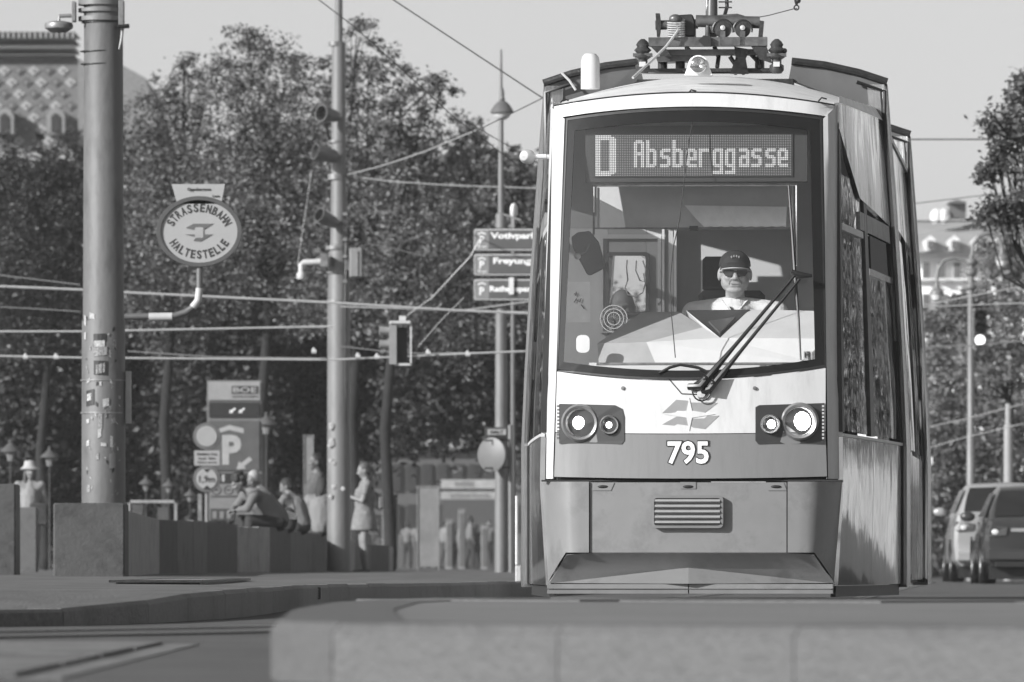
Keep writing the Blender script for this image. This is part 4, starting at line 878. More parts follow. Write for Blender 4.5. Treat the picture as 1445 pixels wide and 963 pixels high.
fx(MB().tube([W(708, 302, D3), W(735, 311, D3-.5), W(760, 322, D3S-1)], .014, 6), 'guy_arm', mast_b, LP); fx(MB().box(W(718, 382+10, D3S-1.05), W(725, 416, D3S-1)), 'cable_anchor', white_paint, LP)

# hanging signal head seen from behind
D4 = 96
t = thing('hanging_signal', 'hanging traffic signal with its pale open frame strung on the wires', 'signal', W(566, 517, D4))
def bb(x0, y0, x1, y1, y_0, y_1, nm, m, **k): return fx(MB().box(W(x0, y0, D4+y_0), W(x1, y1, D4+y_1)), nm, m, t, **k)
pal = mat('signal_frame_pale', .42, .5)
bb(549, 453, 581, 459, -.15, .15, 'top_cap', pal, bevel=.015); bb(549, 458, 560, 515, -.12, .1, 'frame_post', mat('signal_grey', .22, .5)); bb(578.5, 458, 581, 515, -.1, -.07, 'frame_rod', pal); bb(556, 513, 581, 516.5, -.1, .05, 'bottom_rail', pal)
bb(563, 446, 573, 453, -.05, .05, 'hanger', pal); bb(560, 462, 575, 512, .08, .2, 'signal_body', mat('signal_body', .03, .5))
for y_ in (465, 484): fx(MB().lathe([(.05, 0), (.055, .12), (.045, .12), (.04, .01)], W(549, y_+2, D4-.0), (-1, -.1, 0), 14), 'visor', mat('signal_grey', .22, .5), t, smooth=True)

# garage entrance sign and its neighbours
D5 = 124; q = D5/F
t = thing('garage_sign', 'tall dark garage entrance totem with a large P under a roof mark', 'sign', W(330, 812, D5))
def gb(x0, y0, x1, y1, y_, nm, m, par=None): return MB().box(W(x0, y0, D5+y_), W(x1, y1, D5+y_+.05)).build(nm, m, par or t)
gb(292, 537, 369, 735, .02, 'totem_body', mat('totem_frame', .14, .5)); gb(294, 539, 367, 565, -.01, 'header', mat('totem_header', .24, .5)); gb(295, 568, 366, 589, -.01, 'display_strip', mat('totem_dark', .022, .4))
gb(295, 594, 366, 664, -.01, 'main_panel', mat('totem_panel', .075, .5)); gb(295, 668, 366, 682, -.01, 'display_strip', MATS['totem_dark']); gb(296, 683, 352, 700, -.01, 'pictogram_strip', mat('totem_light', .16, .5)); gb(296, 704, 366, 718, -.01, 'info_panel', MATS['totem_light']); gb(297, 718, 330, 735, -.01, 'info_panel', mat('totem_mid', .04, .6))
o = gb(327, 545, 364, 556, -.02, 'logo_plate', mat('totem_dark', .022, .4)); lettering('BOE', 33*q, 7.5*q, W(345.5, 550.5, D5-.021), mat('totem_letters', .30, .5), 'lettering', t, bold=.02)
lettering('GARAGEN', 36*q, 3*q, W(346, 560, D5-.011), black, 'lettering', t, bold=.02)
tl_ = mat('totem_letters', .30, .5); glo = mat('led_arrow', .62, .5)
def arrow(cx, cy, s, m, nm='arrow'):
    P = [(0, 0), (.15, -.55), (.30, -.40), (.85, -.85), (1.05, -.62), (.5, -.2), (.65, -.02)]
    MB().prism([W(cx+(x-.5)*s, cy+(y+.45)*s, D5-.012) for x, y in P], (0, -.004, 0)).build(nm, m, t)
arrow(328, 579, 9, glo); arrow(341, 579, 9, glo); arrow(344.5, 653, 21, tl_)
lettering('P', 27*q, 42*q, W(327, 635, D5-.012), tl_, 'lettering', t, bold=.045)
MB().prism([W(x, y, D5-.012) for x, y in ((307, 606), (324, 600), (344, 605), (344, 612), (324, 607), (307, 612))], (0, -.004, 0)).build('roof_mark', tl_, t)
lettering('1', 4*q, 10*q, W(315, 675, D5-.012), tl_, 'lettering', t, bold=.03)
for k in range(4): 
    c = W(305.5+k*17, 692, D5-.012) if k < 3 else None
    if c: MB().tube([c+Vector((6*q*math.cos(a), 0, 6*q*math.sin(a))) for a in np.linspace(0, 6.283, 17)], .007, 5).build('pictogram_ring', black, t); MB().box(c+Vector((-.03, 0, -.01)), c+Vector((.03, .004, .015))).build('pictogram_bar', black, t)
for k in range(3): gb(300+k*10, 722, 306+k*10, 732, -.02, 'leaflet', mat('totem_light', .16, .5))
D6 = 112; q = D6/F
t = thing('road_sign', 'post with blank round sign, small plate and height limit disc before the totem', 'sign', W(291, 815, D6))
def disc(cx, cy, r, m, nm, y_): MB().lathe([(0, -.01), (r*q*.96, -.01), (r*q, 0), (r*q, .02), (0, .02)], W(cx, cy, D6+y_), (0, 1, 0), 32).build(nm, m, t)
sr = mat('sign_red_ring', .10, .5); sw = mat('road_sign_white', .27, .5, var=.05)
disc(292, 616, 19.5, sr, 'sign_ring', 0); disc(292, 616, 14.8, sw, 'sign_disc', -.015); disc(292, 676, 19.5, sr, 'sign_ring', 0); disc(292, 676, 15, sw, 'sign_disc', -.015)
MB().box(W(274, 636, D6), W(310, 657, D6+.02)).build('text_plate', sw, t)
for i_, s_ in enumerate(('Einfahrt frei', 'nur bis', 'Garage')): lettering(s_, (28-4*(i_ == 1))*q, 3.6*q, W(292, 641+i_*6, D6-.001), black, 'lettering', t, bold=.02)
lettering('1,9m', 22*q, 11*q, W(292, 677, D6-.028), black, 'lettering', t, bold=.01)
for s_ in (1, -1): MB().prism([W(292-5, 676-14*s_, D6-.027), W(292+5, 676-14*s_, D6-.027), W(292, 676-9*s_, D6-.027)], (0, -.003, 0)).build('height_mark', black, t)
MB().tube([W(292, 600, D6+.06), W(292, 814, D6+.06)], .030, 10).build('post', mast_b, t, smooth=True); MB().box(W(279, 697, D6+.4), W(285, 740, D6+.5)).build('post', mid_metal, t)

# park lanterns
def lantern(px, py, s, d, label, m):
    t = thing('park_lantern', label, 'lantern', W(px, 812, d), 0, 'old style lanterns in the park'); k = s*d/F; c = W(px, py, d)
    MB().lathe([(.0, -.5*k), (.22*k, -.5*k), (.36*k, .25*k)], c, (0, 0, 1), 6).build('lantern_glass', mat('lantern_pane', .16, .5), t)
    MB().lathe([(.75*k, .18*k), (.62*k, .36*k), (.30*k, .62*k), (.12*k, .8*k), (.16*k, .95*k), (0, 1.1*k)], c, (0, 0, 1), 16).build('lantern_roof', m, t, smooth=True)
    MB().tube([c+Vector((0, 0, -.5*k)), c+Vector((0, 0, -.9*k)), Vector((c.x, c.y, GZ))], [.1*k, .06*k, .09*k], 8).build('lantern_post', dark_metal, t, smooth=True)
lm = mat('lantern_roof', .085, .5)
lantern(15, 641, 20, 135, 'large park lantern nearest the left picture edge', lm); lantern(70, 649, 18, 140, 'park lantern just left of the big mast', lm)
lantern(206, 686, 14, 150, 'park lantern right of the big mast, left one of two', lm); lantern(238, 689, 13, 150, 'park lantern right of the big mast, right one of two', lm); lantern(268, 702, 12, 128, 'small park lantern just left of the blank round sign', lm); lantern(376, 603, 20, 140, 'tall park lantern right of the garage totem', lm)

# display cabinet, panels, awning in the middle distance
def panel_thing(name, label, cat, x0, y0, x1, y1, d, m, foot=True, bd=None):
    t = thing(name, label, cat, W((x0+x1)/2, 812, d)); MB().box(W(x0, y0, d), W(x1, y1, d+.15)).build('panel', m, t)
    MB().box(W(x0-1.5, y0-2, d-.02), W(x1+1.5, y0, d+.17)).build('top_rail', mid_metal, t)
    for x in (x0, x1): MB().box(W(x-1, y0, d-.02), W(x+1, 813, d+.17)).build('post', mid_metal, t)
    return t
panel_thing('advert_panel', 'tall pale advertising panel standing in the middle distance', 'panel', 589, 688, 619, 800, 150, mat('advert_pale', .17, .6, var=.3, scale=2))
panel_thing('info_column', 'pale tall column with a lamp post behind the seated people', 'column', 429, 616, 442, 700, 130, mat('column_pale', .17, .6)); 
t = thing('kiosk', 'far kiosk with two pale lettered awning boards beside the lamp mast', 'kiosk', W(662, 812, 345)); q = 345/F
MB().box(W(622, 677, 345), W(700, 690, 346)).build('awning_board', mat('awning_pale', .30, .6, var=.2, scale=3), t); MB().box(W(622, 694, 344), W(702, 705, 345)).build('awning_board', MATS['awning_pale'], t); MB().box(W(624, 705, 350), W(700, 808, 354)).build('kiosk_wall', mat('kiosk_dark', .06, .8), t)
lettering('KAFFEE', 26*q, 7*q, W(655, 683, 344.95), mat('awning_letters', .12, .6), 'lettering', t); lettering('GETRANKE SNACKS', 56*q, 5*q, W(662, 699.5, 343.95), MATS['awning_letters'], 'lettering', t)
t = thing('bus_shelter', 'flat roofed glass shelter far behind the woman in the dress', 'shelter', W(560, 812, 170))
MB().box(W(515, 666, 170), W(552, 670, 173)).build('roof', mat('advert_pale', .17, .6), t); MB().box(W(539, 670, 170.2), W(541.5, 812, 170.4)).build('post', mid_metal, t); MB().box(W(519, 690, 172.8), W(539, 790, 173)).build('pane', mat('shelter_pane', .12, .3), t)
t = thing('low_fence', 'low pale fence and bins seen in the gap left of the road signs', 'fence', W(215, 812, 132))
for x0, x1, y0, y1 in ((180, 250, 706, 710), (180, 184, 706, 735), (246, 250, 706, 735)): MB().box(W(x0, y0, 132), W(x1, y1, 132.1)).build('rail', concrete[2], t)
for x0, x1, y0 in ((186, 204, 712), (222, 240, 716)): MB().box(W(x0, y0, 133), W(x1, 812, 133.6)).build('board', concrete[0], t)
# bollard-like marker by tram bottom left
t = thing('track_marker', 'small white equipment post at the tram front left foot', 'post', W(731, 820, 58)); MB().box(W(727, 797, 58), W(736, 822, 58.1)).build('marker_box', steel, t, bevel=.01); MB().tube([W(729, 797, 58), W(729, 700, 58)], .012, 6).build('marker_rod', steel, t)

# ------------------------------------------------------------------ overhead wires
wn_ = [0]
def wire(pts, d, r, label, m=None, d1=None, sag=0):
    n = len(pts); P = []
    for i, (x, y) in enumerate(pts): P.append(W(x, y, lerp(d, d1 if d1 else d, i/(n-1))))
    if n == 2 and sag:
        P = [P[0].lerp(P[1], u)+Vector((0, 0, -sag*4*u*(1-u))) for u in np.linspace(0, 1, 12)]
    o = MB().tube(P, r, 6).build('overhead_wire', m or mat('wire_dark', .05, .5, .3), smooth=True); tag(o, label, 'wire', 'overhead wires'); return o
wp_ = mat('wire_pale', .42, .5, .3); wm_ = mat('wire_mid', .22, .5, .3)
wire([(520, -26), (555, 0), (757, 133), (960, 255)], 80, .0075, 'dark wire slanting from the top left sky to the tram roof')
wire([(430, -16), (450, 0), (500, 38), (580, 110), (640, 165), (690, 203), (745, 245), (960, 400)], 84, .0065, 'long dark wire slanting down across the treetops to the tram')
wire([(775, 134), (757, 143), (672, 185)], 82, .006, 'short wire crossing over beside the bell lantern, upper part')
wire([(672, 184), (600, 214), (540, 234), (490, 247)], 100, .009, 'pale wire falling from the crossing to the signal mast', wp_, 112)
wire([(660, 172), (700, 196), (745, 222), (960, 350)], 86, .005, 'fine dark wire under the bell lantern')
wire([(485, 248), (560, 257), (640, 262), (760, 266), (1200, 275)], 112, .010, 'pale nearly level wire from the signal mast to the tram above the parking signs', wp_)
wire([(-30, 403), (113, 409), (180, 413), (463, 427), (640, 438), (760, 443), (1240, 462)], 100, .017, 'thick pale upper contact wire crossing the whole left half', wp_)
wire([(480, 433), (740, 441), (1240, 455)], 104, .010, 'pale wire just under the thick contact wire, right of the signal mast', wp_)
wire([(640, 440), (700, 432), (760, 424), (1240, 372)], 104, .010, 'short pale wire rising to the right below the parking signs', wp_)
wire([(-30, 468), (113, 468), (360, 463), (470, 461)], 100, .014, 'pale level wire behind the left mast below the stop sign pipe', wp_)
wire([(-30, 502), (113, 505), (470, 508), (640, 500), (740, 496), (1240, 490)], 100, .014, 'lowest pale wire running from the left edge to the tram', wp_)
wire([(480, 489), (560, 498), (600, 499), (740, 497)], 101, .009, 'pale wire joining the hanging signal from the mast side', wm_)
wire([(-30, 432), (50, 436), (113, 440)], 103, .008, 'faint thin wire at the left edge between the contact wires', wm_)
wire([(-30, 385), (113, 402)], 108, .010, 'faint dark wire above the contact wire at the left edge', wm_)
wire([(180, 496), (300, 504), (460, 506)], 104, .010, 'second low wire right of the left mast', wm_)
wire([(500, 340), (560, 352), (600, 362)], 112, .006, 'short fine stay wire right of the junction box', wm_)
wire([(575, 445), (610, 420), (664, 362), (676, 340)], 98, .006, 'fine stay rising from the hanging signal to the parking signs', wp_)
wire([(590, 490), (620, 455), (655, 420)], 101, .006, 'lower fine stay right of the hanging signal', wm_)
wire([(440, 240), (428, 320), (420, 375)], 112, .006, 'thin vertical stay left of the signal mast', wm_)
wire([(1040, 30), (1085, 22), (1119, 13), (1125, 12)], 52, .0035, 'fine wire leading from the hook to the pantograph')
wire([(1270, 197), (1285, 197), (1392, 197), (1500, 198)], 110, .011, 'dark level wire crossing the sky right of the tram')
wire([(1270, 289), (1295, 287), (1420, 272), (1500, 262)], 120, .007, 'fine wire rising to the right against the sky')
wire([(1270, 313), (1296, 313), (1410, 313), (1500, 315)], 118, .008, 'wire level with the far roof line right of the tram')
wire([(1280, 333), (1300, 330), (1360, 318), (1500, 292)], 125, .007, 'pale fine wire slanting over the far roof', wp_)
wire([(1285, 426), (1310, 430), (1360, 420), (1445, 404), (1500, 392)], 120, .010, 'pale wire curving over the right treetops', wp_)
wire([(1285, 434), (1445, 428), (1500, 426)], 120, .010, 'pale level wire right of the tram above the traffic light', wp_)
wire([(1285, 490), (1375, 488), (1445, 481), (1500, 478)], 120, .013, 'thick dark span wire carrying the traffic light', wm_)
wire([(1285, 608), (1360, 592), (1445, 570)], 130, .009, 'low pale wire over the far road', wp_); wire([(1285, 640), (1360, 618), (1445, 598)], 130, .009, 'lowest pale wire over the far road', wp_)
for i, (px, py) in enumerate(((36, 503), (79, 503), (505, 502), (532, 503), (604, 497), (568, 492), (443, 495), (660, 499))):
    t = thing('wire_clamp', ['first pale clamp on the lowest wire from the left edge', 'second pale clamp on the lowest wire, beside the left mast', 'clamp on the low wire nearest the signal mast on its right', 'clamp between signal mast and hanging signal', 'clamp right of the hanging signal', 'clamp inside the frame of the hanging signal', 'clamp on the low wire just left of the signal mast', 'clamp on the low wire left of the lamp mast'][i], 'clamp', W(px, py, 99.9), 0, 'clamps on the low wires')
    MB().tube([W(px-3.5, py+1.5, 99.9), W(px+3.5, py+1.5, 99.9)], .028, 8).build('clamp_body', pal, t, smooth=True); MB().sphere(W(px, py-2, 99.9), .022, 8, 6).build('clamp_bolt', pal, t, smooth=True)
t = thing('wire_hook', 'small dark hook and ring hanging at the top edge above the tram', 'hook', W(1124, 12, 52)); c = W(1124, 11, 52)
MB().tube([c+Vector((.016*math.cos(a), 0, .016*math.sin(a))) for a in np.linspace(0, 6.283, 13)], .005, 5).build('ring', black, t); MB().tube([W(1124, 8, 52), W(1124, 2, 52), W(1124, -40, 52)], [.006, .016, .010], 7).build('hook_body', black, t, smooth=True); MB().sphere(W(1126, 1, 52), .02, 8, 6).build('hook_knob', black, t, smooth=True)

# ------------------------------------------------------------------ right side: lamp, traffic light, poles, cars
D7 = 140; q = D7/F
t = thing('candelabra_lamp', 'ornate street lamp with curved arms and hanging lanterns at the right', 'street lamp', W(1370, 812, D7)); lmd = mat('lamp_iron', .16, .5)
fx(MB().tube([W(1370, 812, D7), W(1370, 600, D7), W(1370, 390, D7), W(1371, 360, D7)], [.09, .07, .055, .04], 12), 'post', lmd, t, smooth=True)
for px, py in ((1370, 385), (1371, 370), (1370, 405)): fx(MB().sphere(W(px, py, D7), (.10, .10, .08), 12, 8), 'ornament', lmd, t, smooth=True)
fx(MB().tube([W(1366, 376, D7), W(1360, 367, D7), W(1347, 364, D7), W(1332, 368, D7), W(1324, 380, D7), W(1322, 396, D7)], .028, 8), 'arm', lmd, t, smooth=True)
fx(MB().tube([W(1372, 372, D7), W(1373, 345, D7), W(1382, 333, D7), W(1398, 328, D7), W(1410, 334, D7), W(1414, 350, D7)], .034, 8), 'arm', lmd, t, smooth=True)
fx(MB().tube([W(1374, 376, D7), W(1382, 367, D7), W(1394, 364, D7)], .022, 8), 'arm', lmd, t, smooth=True)
for px, py in ((1322, 400), (1414, 352)):
    o = fx(MB().lathe([(.13, -.20), (.12, -.14), (.05, -.08), (.035, 0), (.02, .05)], W(px, py, D7), (0, 0, 1), 16), 'lantern', lmd, t, smooth=True); fx(MB().lathe([(.0, -.33), (.08, -.3), (.115, -.2)], W(px, py, D7), (0, 0, 1), 16), 'lantern_globe', mat('globe_glass', .62, .3), o, smooth=True)
t = mast('signal_post', 'pale slim post that carries the traffic light', 'post', [(1370, 482, 9), (1370, 610, 9), (1370, 612, 12), (1370, 720, 13)], 132, mast_b, base=0)
t = mast('thick_post', 'pale thick post behind the cars near the right edge', 'post', [(1424, 570, 9), (1424, 598, 9), (1423, 600, 13), (1423, 720, 14)], 138, mat('post_white', .26, .5, var=.08), base=0)
D8 = 131.7; t = thing('traffic_light', 'black three-lens traffic light with the lowest lens lit', 'traffic light', W(1382, 490, D8))
fx(MB().box(W(1374, 437, D8), W(1391.5, 490, D8+.2)), 'housing', mat('tl_black', .025, .5), t, bevel=.02); fx(MB().box(W(1373.5, 436, D8+.1), W(1375, 492, D8+.25)), 'back_edge', steel, t)
for k, py in enumerate((446, 463, 480)):
    c = W(1383, py, D8-.01); fx(MB().lathe([(0, -.015), (.07, -.01), (.088, .0), (.088, .01)], c, (0, 1, 0), 20), 'lens', glow('signal_lit', .8, 1.6) if k == 2 else mat('tl_lens', .03, .3), t, smooth=True)
    rows = [[c+Vector((.1*math.cos(a), y_, .1*math.sin(a))) for a in np.linspace(-.4, math.pi+.4, 13)] for y_ in (0, -.12+0)]; fx(MB().slab(rows, (0, 0, .008)), 'visor', mat('tl_black', .025, .5), t, smooth=True)
# far road sign boxes near tram right edge
t = thing('far_sign', 'small pale sign boxes on a thin post just right of the tram', 'sign', W(1312, 812, 150)); fx(MB().box(W(1309, 645, 150), W(1316, 656, 150.1)), 'sign_plate', white_paint, t); fx(MB().box(W(1308, 634, 150), W(1312, 643, 150.1)), 'sign_plate', steel, t); fx(MB().tube([W(1312, 640, 150.1), W(1312, 823, 150.1)], .04, 8), 'post', mid_metal, t)

def car(label, loc, rz, Wd, L, H, paint, tall, group):
    t = thing('parked_car', label, 'car', loc, rz, group); h = Wd/2; bz = H*.66 if not tall else H*.69
    # lower body: sections along y (rear = 0, towards the viewer)
    st = [(0.0, .90, .34, bz*.97), (.06, .97, .26, bz), (.35, 1, .22, bz), (1.2, 1, .20, bz*.99), (L*.55, 1, .20, bz*.97), (L*.80, .98, .22, bz*.88), (L*.95, .93, .26, bz*.76), (L, .80, .34, bz*.60)]
    rows = []
    for y, k, z0, z1 in st:
        prof = [(-.86, z0), (-.97, z0+.10), (-1.0, lerp(z0, z1, .45)), (-.985, lerp(z0, z1, .75)), (-.93, z1-.01), (-.80, z1+.012), (0, z1+.02), (.80, z1+.012), (.93, z1-.01), (.985, lerp(z0, z1, .75)), (1.0, lerp(z0, z1, .45)), (.97, z0+.10), (.86, z0)]
        rows.append([Vector((x*h*k, y, z)) for x, z in prof])
    n = 13; vs = [v for r_ in rows for v in r_]; fs = [(i*n+k, i*n+(k+1) % n, (i+1)*n+(k+1) % n, (i+1)*n+k) for i in range(len(rows)-1) for k in range(n)]+[tuple(range(n)), tuple((len(rows)-1)*n+k for k in reversed(range(n)))]
    fx(MB().add(vs, fs), 'body', paint, t, smooth=True) if False else MB().add(vs, fs).build('body', paint, t, local=True, smooth=True, bevel=0)
    y0, y1, y2, y3 = (.10, .50, L*.50, L*.74) if tall else (.50, 1.25, L*.50, L*.76); t0_ = MB().box((-h*.88, .15, .07), (h*.88, L-.2, .36)).build('underbody', black, t, local=True)
    def sec(y, wk, z): return [Vector((-h*wk, y, z)), Vector((h*wk, y, z))]
    zb = bz-.02; A = [sec(y0, .86, zb), sec(y1, .70, H-.03), sec(y2, .70, H), sec(y3, .84, bz*.93)]
    cb = MB(); rr = []
    for (y, wk, z) in ((y0, .86, zb), (lerp(y0, y1, .55), .785, lerp(zb, H-.03, .62)), (y1, .70, H-.05), (y1+.3, .71, H-.005), (y2, .70, H), (lerp(y2, y3, .5), .78, lerp(H, bz*.93, .38)), (y3, .84, bz*.93)):
        rr.append([Vector((-h*.93, y, zb-.02)), Vector((-h*wk*1.02, y, z-.06)), Vector((-h*wk*.92, y, z)), Vector((0, y, z+.03)), Vector((h*wk*.92, y, z)), Vector((h*wk*1.02, y, z-.06)), Vector((h*.93, y, zb-.02))])
    m_ = 7; vs = [v for r_ in rr for v in r_]; fs = [(i*m_+k, i*m_+(k+1) % m_, (i+1)*m_+(k+1) % m_, (i+1)*m_+k) for i in range(len(rr)-1) for k in range(m_)]+[tuple(range(m_)), tuple((len(rr)-1)*m_+k for k in reversed(range(m_)))]
    MB().add(vs, fs).build('cabin', paint, t, local=True, smooth=True)
    gl = mat('car_glass', .02, .06, spec=.8)
    def quadp(P, nm, m, off=(0, -.012, .006)): return MB().prism([Vector(p)+Vector(off) for p in P], (0, .01, -.004)).build(nm, m, t, local=True, bevel=.003)
    a, b = .12, .92
    def rp(x, u): return (x*h*lerp(.83, .66, u), lerp(y0, y1, u)-.0, lerp(zb, H-.05, u)+.015*(1-abs(x)))
    def rq(x, u):
        hf = u/.55*.62 if u < .55 else .62+(u-.55)/.45*.38; wk = lerp(.86, .785, u/.55) if u < .55 else lerp(.785, .70, (u-.55)/.45)
        return Vector((x*h*wk*.93, lerp(y0, y1, u)-.03, lerp(zb, H-.03, hf)+.02*(1-abs(x))+.008))
    MB().slab([[rq(x, u) for x in (-1, -.5, 0, .5, 1)] for u in (.10, .25, .40, .55, .70, .88)], (0, .01, -.006)).build('rear_window', gl, t, local=True, smooth=True)
    for s in (-1, 1):
        def sp2(y, u): return Vector((s*h*lerp(.935, .74, u)+s*.004, y, lerp(zb+.01, H-.06, u)))
        MB().prism([sp2(y0+.30, .12), sp2(L*.42, .12), sp2(L*.42, .92), sp2(y1+.18, .92)], (s*.008, 0, 0)).build('side_window', gl, t, local=True)
        MB().prism([sp2(L*.43, .12), sp2(y3-.25, .12), sp2(y2+.12, .92), sp2(L*.43, .92)], (s*.008, 0, 0)).build('side_window', gl, t, local=True)
        tlz = bz*.80; tl = MB().prism([(s*h*.60, .0, tlz+.06), (s*h*.93, .04, tlz+.10), (s*h*.965, .10, tlz-.02), (s*h*.90, .0, tlz-.07), (s*h*.62, -.0, tlz-.05)], (0, -.025, 0)).build('tail_light', mat('tail_lamp', .07, .15, coat=.5), t, local=True, bevel=.005)
        MB().sphere((s*h*.80, -.025, tlz), (.05, .01, .04)).build('lamp_insert', mat('lamp_pale', .6, .2), tl, local=True, smooth=True)
        MB().sphere((s*(h+.10), L*.62, bz+.05), (.11, .06, .075)).build('door_mirror', paint, t, local=True, smooth=True)
        for yc in (.72, L-.85):
            w = MB().lathe([(.20, -.10), (.30, -.11), (.32, -.08), (.32, .08), (.30, .11), (.20, .10)], (s*(h-.11), yc, .32), (1, 0, 0), 26).build('wheel', dark_rubber, t, local=True, smooth=True)
            MB().lathe([(0, .09), (.06, .105), (.19, .09), (.20, .11)], (s*(h-.11), yc, .32), (s, 0, 0), 20, cap=False).build('rim', steel, w, local=True, smooth=True)
            MB().lathe([(.37, .0), (.37, .02), (.34, .02), (.34, .0), (.37, .0)], (s*(h-.005), yc, .33), (s, 0, 0), 26, cap=False).build('wheel_arch', black, t, local=True)
        MB().tube([(s*h*.5, -.02, .30), (s*h*.62, -.02, .30)], .03, 8).build('exhaust', chrome, t, local=True) if s > 0 else None
    MB().box((-h*.93, -.055, .33), (h*.93, .12, .50)).build('bumper', paint, t, local=True, bevel=.03); MB().box((-h*.80, -.05, .24), (h*.80, .10, .325)).build('bumper_lower', black, t, local=True, bevel=.01)
    MB().box((-h*.55, -.018, bz*.80), (h*.55, .0, bz*.86)).build('boot_trim', chrome, t, local=True, bevel=.003)
    pn = MB().box((-.26, -.066, .52), (.26, -.03, .63)).build('number_plate', mat('plate', .5, .5), t, local=True, bevel=.003); lettering('W 4127 B', .42, .07, (0, -.067, .575), black, 'plate_text', pn, True, bold=.02)
    MB().box((-.32, -.018, .51), (.32, -.0, .68)).build('plate_recess', black, t, local=True)
    return t
paint1 = mat('car_paint_silver', .34, .25, .2, coat=.6, var=.03); paint2 = mat('car_paint_dark', .045, .25, .2, coat=.6, var=.05)
car('silver high-roofed car parked behind the dark one', (X(1424, 126), 126, 0), R(-1), 1.84, 4.4, 1.60, paint1, True, 'cars parked at the right edge')
car('dark saloon parked nearest the camera at the right edge', (X(1475, 112), 112, 0), R(-1), 1.80, 4.5, 1.42, paint2, False, 'cars parked at the right edge')

# ------------------------------------------------------------------ far buildings
def facade(t, x0, x1, y0, y1, d, cols, rows, m, wm, fm, mx=.28, my=.22):
    w = (x1-x0)/cols; h = (y1-y0)/rows
    for i in range(cols):
        for j in range(rows):
            a, b = x0+w*(i+mx), x0+w*(i+1-mx); c_, e = y0+h*(j+my), y0+h*(j+1-my)
            fr_ = MB().box(W(a-.8, c_-1, d-.25), W(b+.8, e+1, d+.05)).build('window', fm, t); MB().box(W(a, c_, d-.27), W(b, e, d-.2)).build('pane', wm, fr_)
            MB().box(W(a-1.5, e+1, d-.45), W(b+1.5, e+2.2, d)).build('sill', fm, t)
D9 = 280; t = thing('pale_building', 'pale sunlit building with grey roof and chimney behind the right trees', 'building', W(1400, 812, D9)); fw = mat('facade_pale', .80, .8, var=.06, scale=.6); ff = mat('facade_trim', .66, .7)
MB().box(W(1200, 355, D9), W(1560, 815, D9+14)).build('wall', fw, t)
r_ = MB().prism([W(1200, 356, D9-.8), W(1560, 356, D9-.8), W(1560, 314, D9+5), W(1200, 314, D9+5)], (0, 3, -.2)).build('roof', mat('roof_grey', .33, .8, var=.12, scale=1), t)
MB().box(W(1341, 308, D9+3), W(1361, 286, D9+4)).build('chimney', mat('chimney_dark', .10, .8), r_); MB().prism([W(1338, 287, D9+2.6), W(1364, 287, D9+2.6), W(1354, 282, D9+2.6), W(1348, 282, D9+2.6)], (0, 1.8, 0)).build('chimney_cap', mat('chimney_dark', .10, .8), r_)
MB().box(W(1200, 311, D9+5), W(1560, 315, D9+5.4)).build('ridge', mid_metal, r_)
for x in range(1306, 1440, 34): 
    o = MB().prism([W(x, 354, D9-1), W(x+14, 354, D9-1), W(x+14, 338, D9-1), W(x+7, 332, D9-1), W(x, 338, D9-1)], (0, 3, 0)).build('dormer', ff, t); MB().box(W(x+3, 351, D9-1.1), W(x+11, 340, D9-1)).build('pane', mat('far_pane', .12, .2), o)
MB().box(W(1200, 357, D9-.6), W(1560, 361, D9)).build('cornice', ff, t); MB().box(W(1200, 393, D9-.3), W(1560, 396, D9)).build('string_course', ff, t)
facade(t, 1296, 1470, 361, 450, D9, 8, 2, fw, mat('far_pane', .12, .2), ff); facade(t, 1296, 1470, 470, 790, D9, 8, 5, fw, MATS['far_pane'], ff)
for x in (1322, 1332): MB().sphere(W(x, 306, D9+3), (.25, .25, .3), 8, 6).build('roof_ornament', ff, t, smooth=True)

D10 = 300; t = thing('mosaic_roof_building', 'tall building with a diamond patterned tile roof behind the left trees', 'building', W(40, 812, D10)); q = D10/F
MB().box(W(-160, 216, D10), W(150, 815, D10+14)).build('wall', mat('facade_mid', .30, .8), t)
def rz_(px, py): # point on the steep roof plane
    d = D10+ (216-py)*.02; return W(px, py, d)
rf = MB().prism([rz_(-160, 216), rz_(116, 216), rz_(113, 84), rz_(-160, 84)], (0, .5, 0)).build('roof', mat('roof_tile_base', .11, .8), t)
ta, tbm, tc_ = mat('tile_pale', .27, .7, var=.1), mat('tile_mid', .17, .7, var=.2), mat('tile_dark', .08, .7, var=.3)
tw, th_ = 41.5/2, 33/2
for j in range(-1, 9):
    for i in range(-8, 7):
        cx = 6+i*tw*1+(0 if j % 2 == 0 else tw/2); cy = 100+j*th_
        if cy-8 < 86 or cy+8 > 214 or cx > 107 or cx < -150: continue
        pale = (i % 2 == 0) if (j % 2 == 0) else (i % 2 == 0)
        m = ta if (i+j//2) % 2 == 0 else tc_
        for k, (sx_, sz_, mm) in enumerate(((8.8, 7.2, m), (3.2, 2.6, tbm))):
            P = [rz_(cx-sx_, cy), rz_(cx, cy+sz_), rz_(cx+sx_, cy), rz_(cx, cy-sz_)]
            MB().prism([p+Vector((0, -.08-.06*k, .0)) for p in P], (0, .08, 0)).build('roof_tile', mm, rf)
for y0, y1, dy, m in ((44, 56, -.9, mat('cornice_pale', .42, .7, var=.08)), (56, 64, -.6, mat('cornice_grey', .24, .7)), (64, 78, -.3, MATS['cornice_pale']), (78, 86, -.5, mat('cornice_dark', .10, .7))):
    MB().box(W(-160, y0, D10+2.5+dy), W(111-dy*3, y1, D10+6)).build('cornice', m, t)
for k in range(34): MB().box(W(-150+k*7.6, 46, D10+1.5), W(-146+k*7.6, 54, D10+1.7)).build('cornice_block', MATS['cornice_grey'], t)
